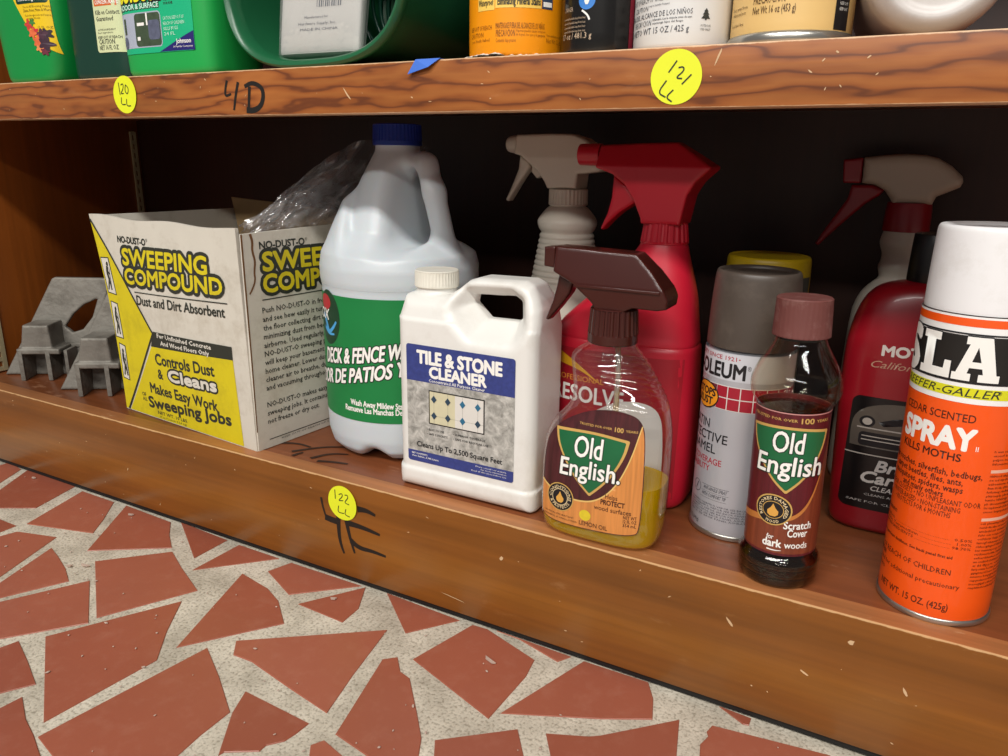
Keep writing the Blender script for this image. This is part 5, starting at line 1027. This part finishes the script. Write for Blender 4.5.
decal('lettering', [text('Eliminating Mineral Stains', deg(4), deg(54), .0330, .0046, bold=.025, res=2), text('Waterproof, Long Term', deg(6), deg(52), .0395, .0046, bold=.025, res=2), text('Waterproof', deg(-23), deg(-1), .0330, .0040, bold=.02, res=1), text('A Job', deg(-20), deg(-4), .0390, .0040, bold=.02, res=1)], cm, .0002+LY, CHAR, pb_, .004)
sqp = decal('label_panel', [rect(deg(56), deg(71), .0312, .060)], cm, .0002, mat('panel_navy', '#31405a', .45), t, .004, 'navy panel'); decal('stripe', [rect(deg(57.5), deg(69.5), .0325, .0355)], cm, .0002+LY, WHITE, sqp, .004)
decal('lettering', [text('MANTENGASE FUERA DEL ALCANCE DE LOS NIÑOS', deg(2), deg(60), .0182, .0036, bold=.01, res=1), text('PRECAUCION', deg(2.5), deg(25), .0132, .0042, bold=.01, res=1), text('Vapores pueden causar irritacion', deg(26), deg(61), .0160, .0017, res=1), text('de la piel, los ojos y la garganta', deg(26), deg(61), .0136, .0017, res=1), text('Contenido bajo presion', deg(2.5), deg(26), .0096, .0024, res=1), text('Use in ventilated area only', deg(63), deg(88), .0140, .0018, res=1), text('Net Wt 12 oz', deg(63), deg(88), .0100, .0030, res=1), text('KEEP OUT OF REACH', deg(-40), deg(-3), .0178, .0028, res=1), text('CAUTION', deg(-40), deg(-15), .0135, .0030, res=1), text('see back label', deg(-38), deg(-6), .0105, .0020, res=1)], cm, .0002, mat('print_brown_soft', '#8a5206', .5), t, .004)
bm = bmesh.new(); rg = random.Random(2)
for i in range(90):
    a = A(rg.uniform(-180, 180)); q = r+rg.uniform(-.001, .0015); s_ = rg.uniform(.0018, .0034); g = bmesh.ops.create_icosphere(bm, subdivisions=1, radius=s_)
    for v in g['verts']: v.co = Vector((v.co.x*1.6+q*math.sin(a), v.co.y*1.6-q*math.cos(a), abs(v.co.z)*.9+.0002))
o = objbm('crust', bm, mat('crust_white', '#d8cfc2', .9, .15, 200.), t, True); o['kind'] = 'stuff'; o['label'] = 'pale crust around the base'
# black can
r = .0262; t = up_can('black_spray_can', 'glossy black spray can with red edge and round blue badge', 'can', (-.2090, .0450), r, .170, mat('can_gloss_black', '#141210', .25, .15, 30., coat=.3), BLACK); cm = cylmap(r)
decal('stripe', [rect(deg(69), deg(79), .0005, .165)], cm, .0002, mat('stripe_crimson', '#8a1830', .4), t, .004, 'dark red stripe')
bd = decal('badge', [poly(circ(deg(1), .0335, .0058))], cm, .0002, mat('badge_blue', '#3a7fd0', .4), t, .004, 'blue round badge'); decal('badge_mark', [poly([(deg(1)+x*.0020, .0335+z*.0030) for x, z in ((0, 1), (.9, -.2), (.4, -.9), (-.4, -.9), (-.9, -.2))])], cm, .0002+LY, WHITE, bd, .004)
decal('stroke', [stroke(curve([(deg(-6), .0275), (deg(3), .0245), (deg(6), .0215)], 2), .0012)], cm, .0002, WHITE, t, .004)
decal('lettering', [text('17 oz / 481.3 g', deg(-45), deg(10), .0105, .0036, bold=.006, res=1), text('DANGER', deg(-40), deg(-22), .0275, .0026, res=1)]+[text('extremely flammable keep from heat', deg(-42), deg(0), .0225-i*.0026, .0014, res=1) for i in range(4)], cm, .0002, mat('print_dim', '#b9a48c', .5), t, .004)
# white can with tree
r = .0308; t = up_can('white_spray_can', 'off white spray can with tree symbol and net weight print', 'can', (-.1510, .0430), r, .170, mat('can_offwhite', '#d8d8d6', .35, .04), MATS['cap_white']); cm = cylmap(r)
tree = [poly([(deg(43)+x*.0030, .0165+z*.0068) for x, z in ((-.18, 0), (.18, 0), (.18, .12), (1, .12), (.45, .45), (.75, .45), (.3, .72), (.5, .72), (0, 1.0), (-.5, .72), (-.3, .72), (-.75, .45), (-.45, .45), (-1, .12), (-.18, .12))])]
decal('tree_symbol', tree, cm, .0002, CHAR, t, .004, 'dark tree symbol')
decal('lettering', [text('OUTDOOR', deg(37), deg(50), .0128, .0013, res=1), text('USE ONLY', deg(37), deg(50), .0106, .0013, res=1)], cm, .0002, CHAR, t, .004)
decal('lettering', [text('PESO NETO WT 15 OZ / 425 g', deg(-75), deg(24), .0090, .0036, bold=.004, res=1, slope=.02), text('FUERA DEL ALCANCE DE LOS NIÑOS', deg(-70), deg(27), .0182, .0030, bold=.004, res=1, slope=.035), text('PRECAUCION', deg(-55), deg(-22), .0140, .0034, res=1, slope=.03), text('Inflamable. Lea la etiqueta antes de usar.', deg(-20), deg(27), .0170, .0012, bold=.01, res=1, slope=.03), text('mantenga lejos del fuego', deg(-20), deg(17), .0150, .0012, bold=.01, res=1, slope=.03), text('CAUTION', deg(-55), deg(-28), .0228, .0030, res=1, slope=.03), text('may be harmful if inhaled', deg(-26), deg(0), .0252, .0012, res=1, slope=.03), text('KEEP OUT OF REACH OF CHILDREN', deg(-70), deg(2), .0272, .0030, res=1, slope=.03)], cm, .0002, mat('print_slate', '#4a4d55', .5), t, .004)
# beige can with bright rim
r = .0355; t = up_can('beige_tin_can', 'beige can with shiny metal bottom rim and black stripe', 'can', (-.0840, .0475), r, .140, mat('can_beige', '#dcb978', .45, .05, 20.), MATS['cap_white']); cm = cylmap(r)
lathe('base_rim', [(-.0001, r-.003), (-.0001, r+.0010), (.0015, r+.0020), (.0050, r+.0020), (.0072, r+.0004), (.0072, r-.003)], STEEL, t, 1)
decal('stripe', [rect(deg(50), deg(69), .0076, .139)], cm, .0002, BLACK, t, .004, 'black stripe'); decal('lettering', [text('KEEP OUT', deg(55), deg(66), .0240-i*.003, .0016, res=1) for i in range(3)], cm, .0002+LY, WHITE, t, .004)
decal('lettering', [text('Net Wt 16 oz (453 g)', deg(-29), deg(12), .0168, .0040, bold=.01, res=1), text('PRECAUCION', deg(-29), deg(2), .0222, .0040, bold=.01, res=1), text('irrita los ojos y la piel', deg(4), deg(34), .0232, .0016, res=1), text('Keep away from', deg(-62), deg(-36), .0210, .0018, res=1), text('children and pets', deg(-62), deg(-38), .0180, .0018, res=1), text('Read label first', deg(-62), deg(-40), .0120, .0016, res=1)], cm, .0002, mat('print_umber', '#5a4020', .5), t, .004)
# white bottle lying with its base forward
t = thing('lying_white_bottle', 'smooth white plastic bottle lying on its side with round base forward', 'bottle', (-.0060, .0120, ZS+.0362), 8)
b = lathe('bottle', [(.003, .001), (.003, .020), (.0005, .026), (.0005, .029), (.006, .0345), (.014, .0360), (.014, .0360), (.12, .0360), (.14, .033), (.165, .018), (.17, .0135), (.19, .0135)], mat('bottle_glossy_white', '#bdb7b3', .3, .05, 20., dirt='#8f857a', dirt_amt=.3, dscale=20.), t, 2, 48)
c_ = lathe('cap', [(.176, .013), (.176, .0165), (.196, .0160), (.198, .012)], MATS['cap_offwhite'], t, 1, 36)
for o in (b, c_): o.data.transform(Matrix.Rotation(A(-90), 4, 'X'))
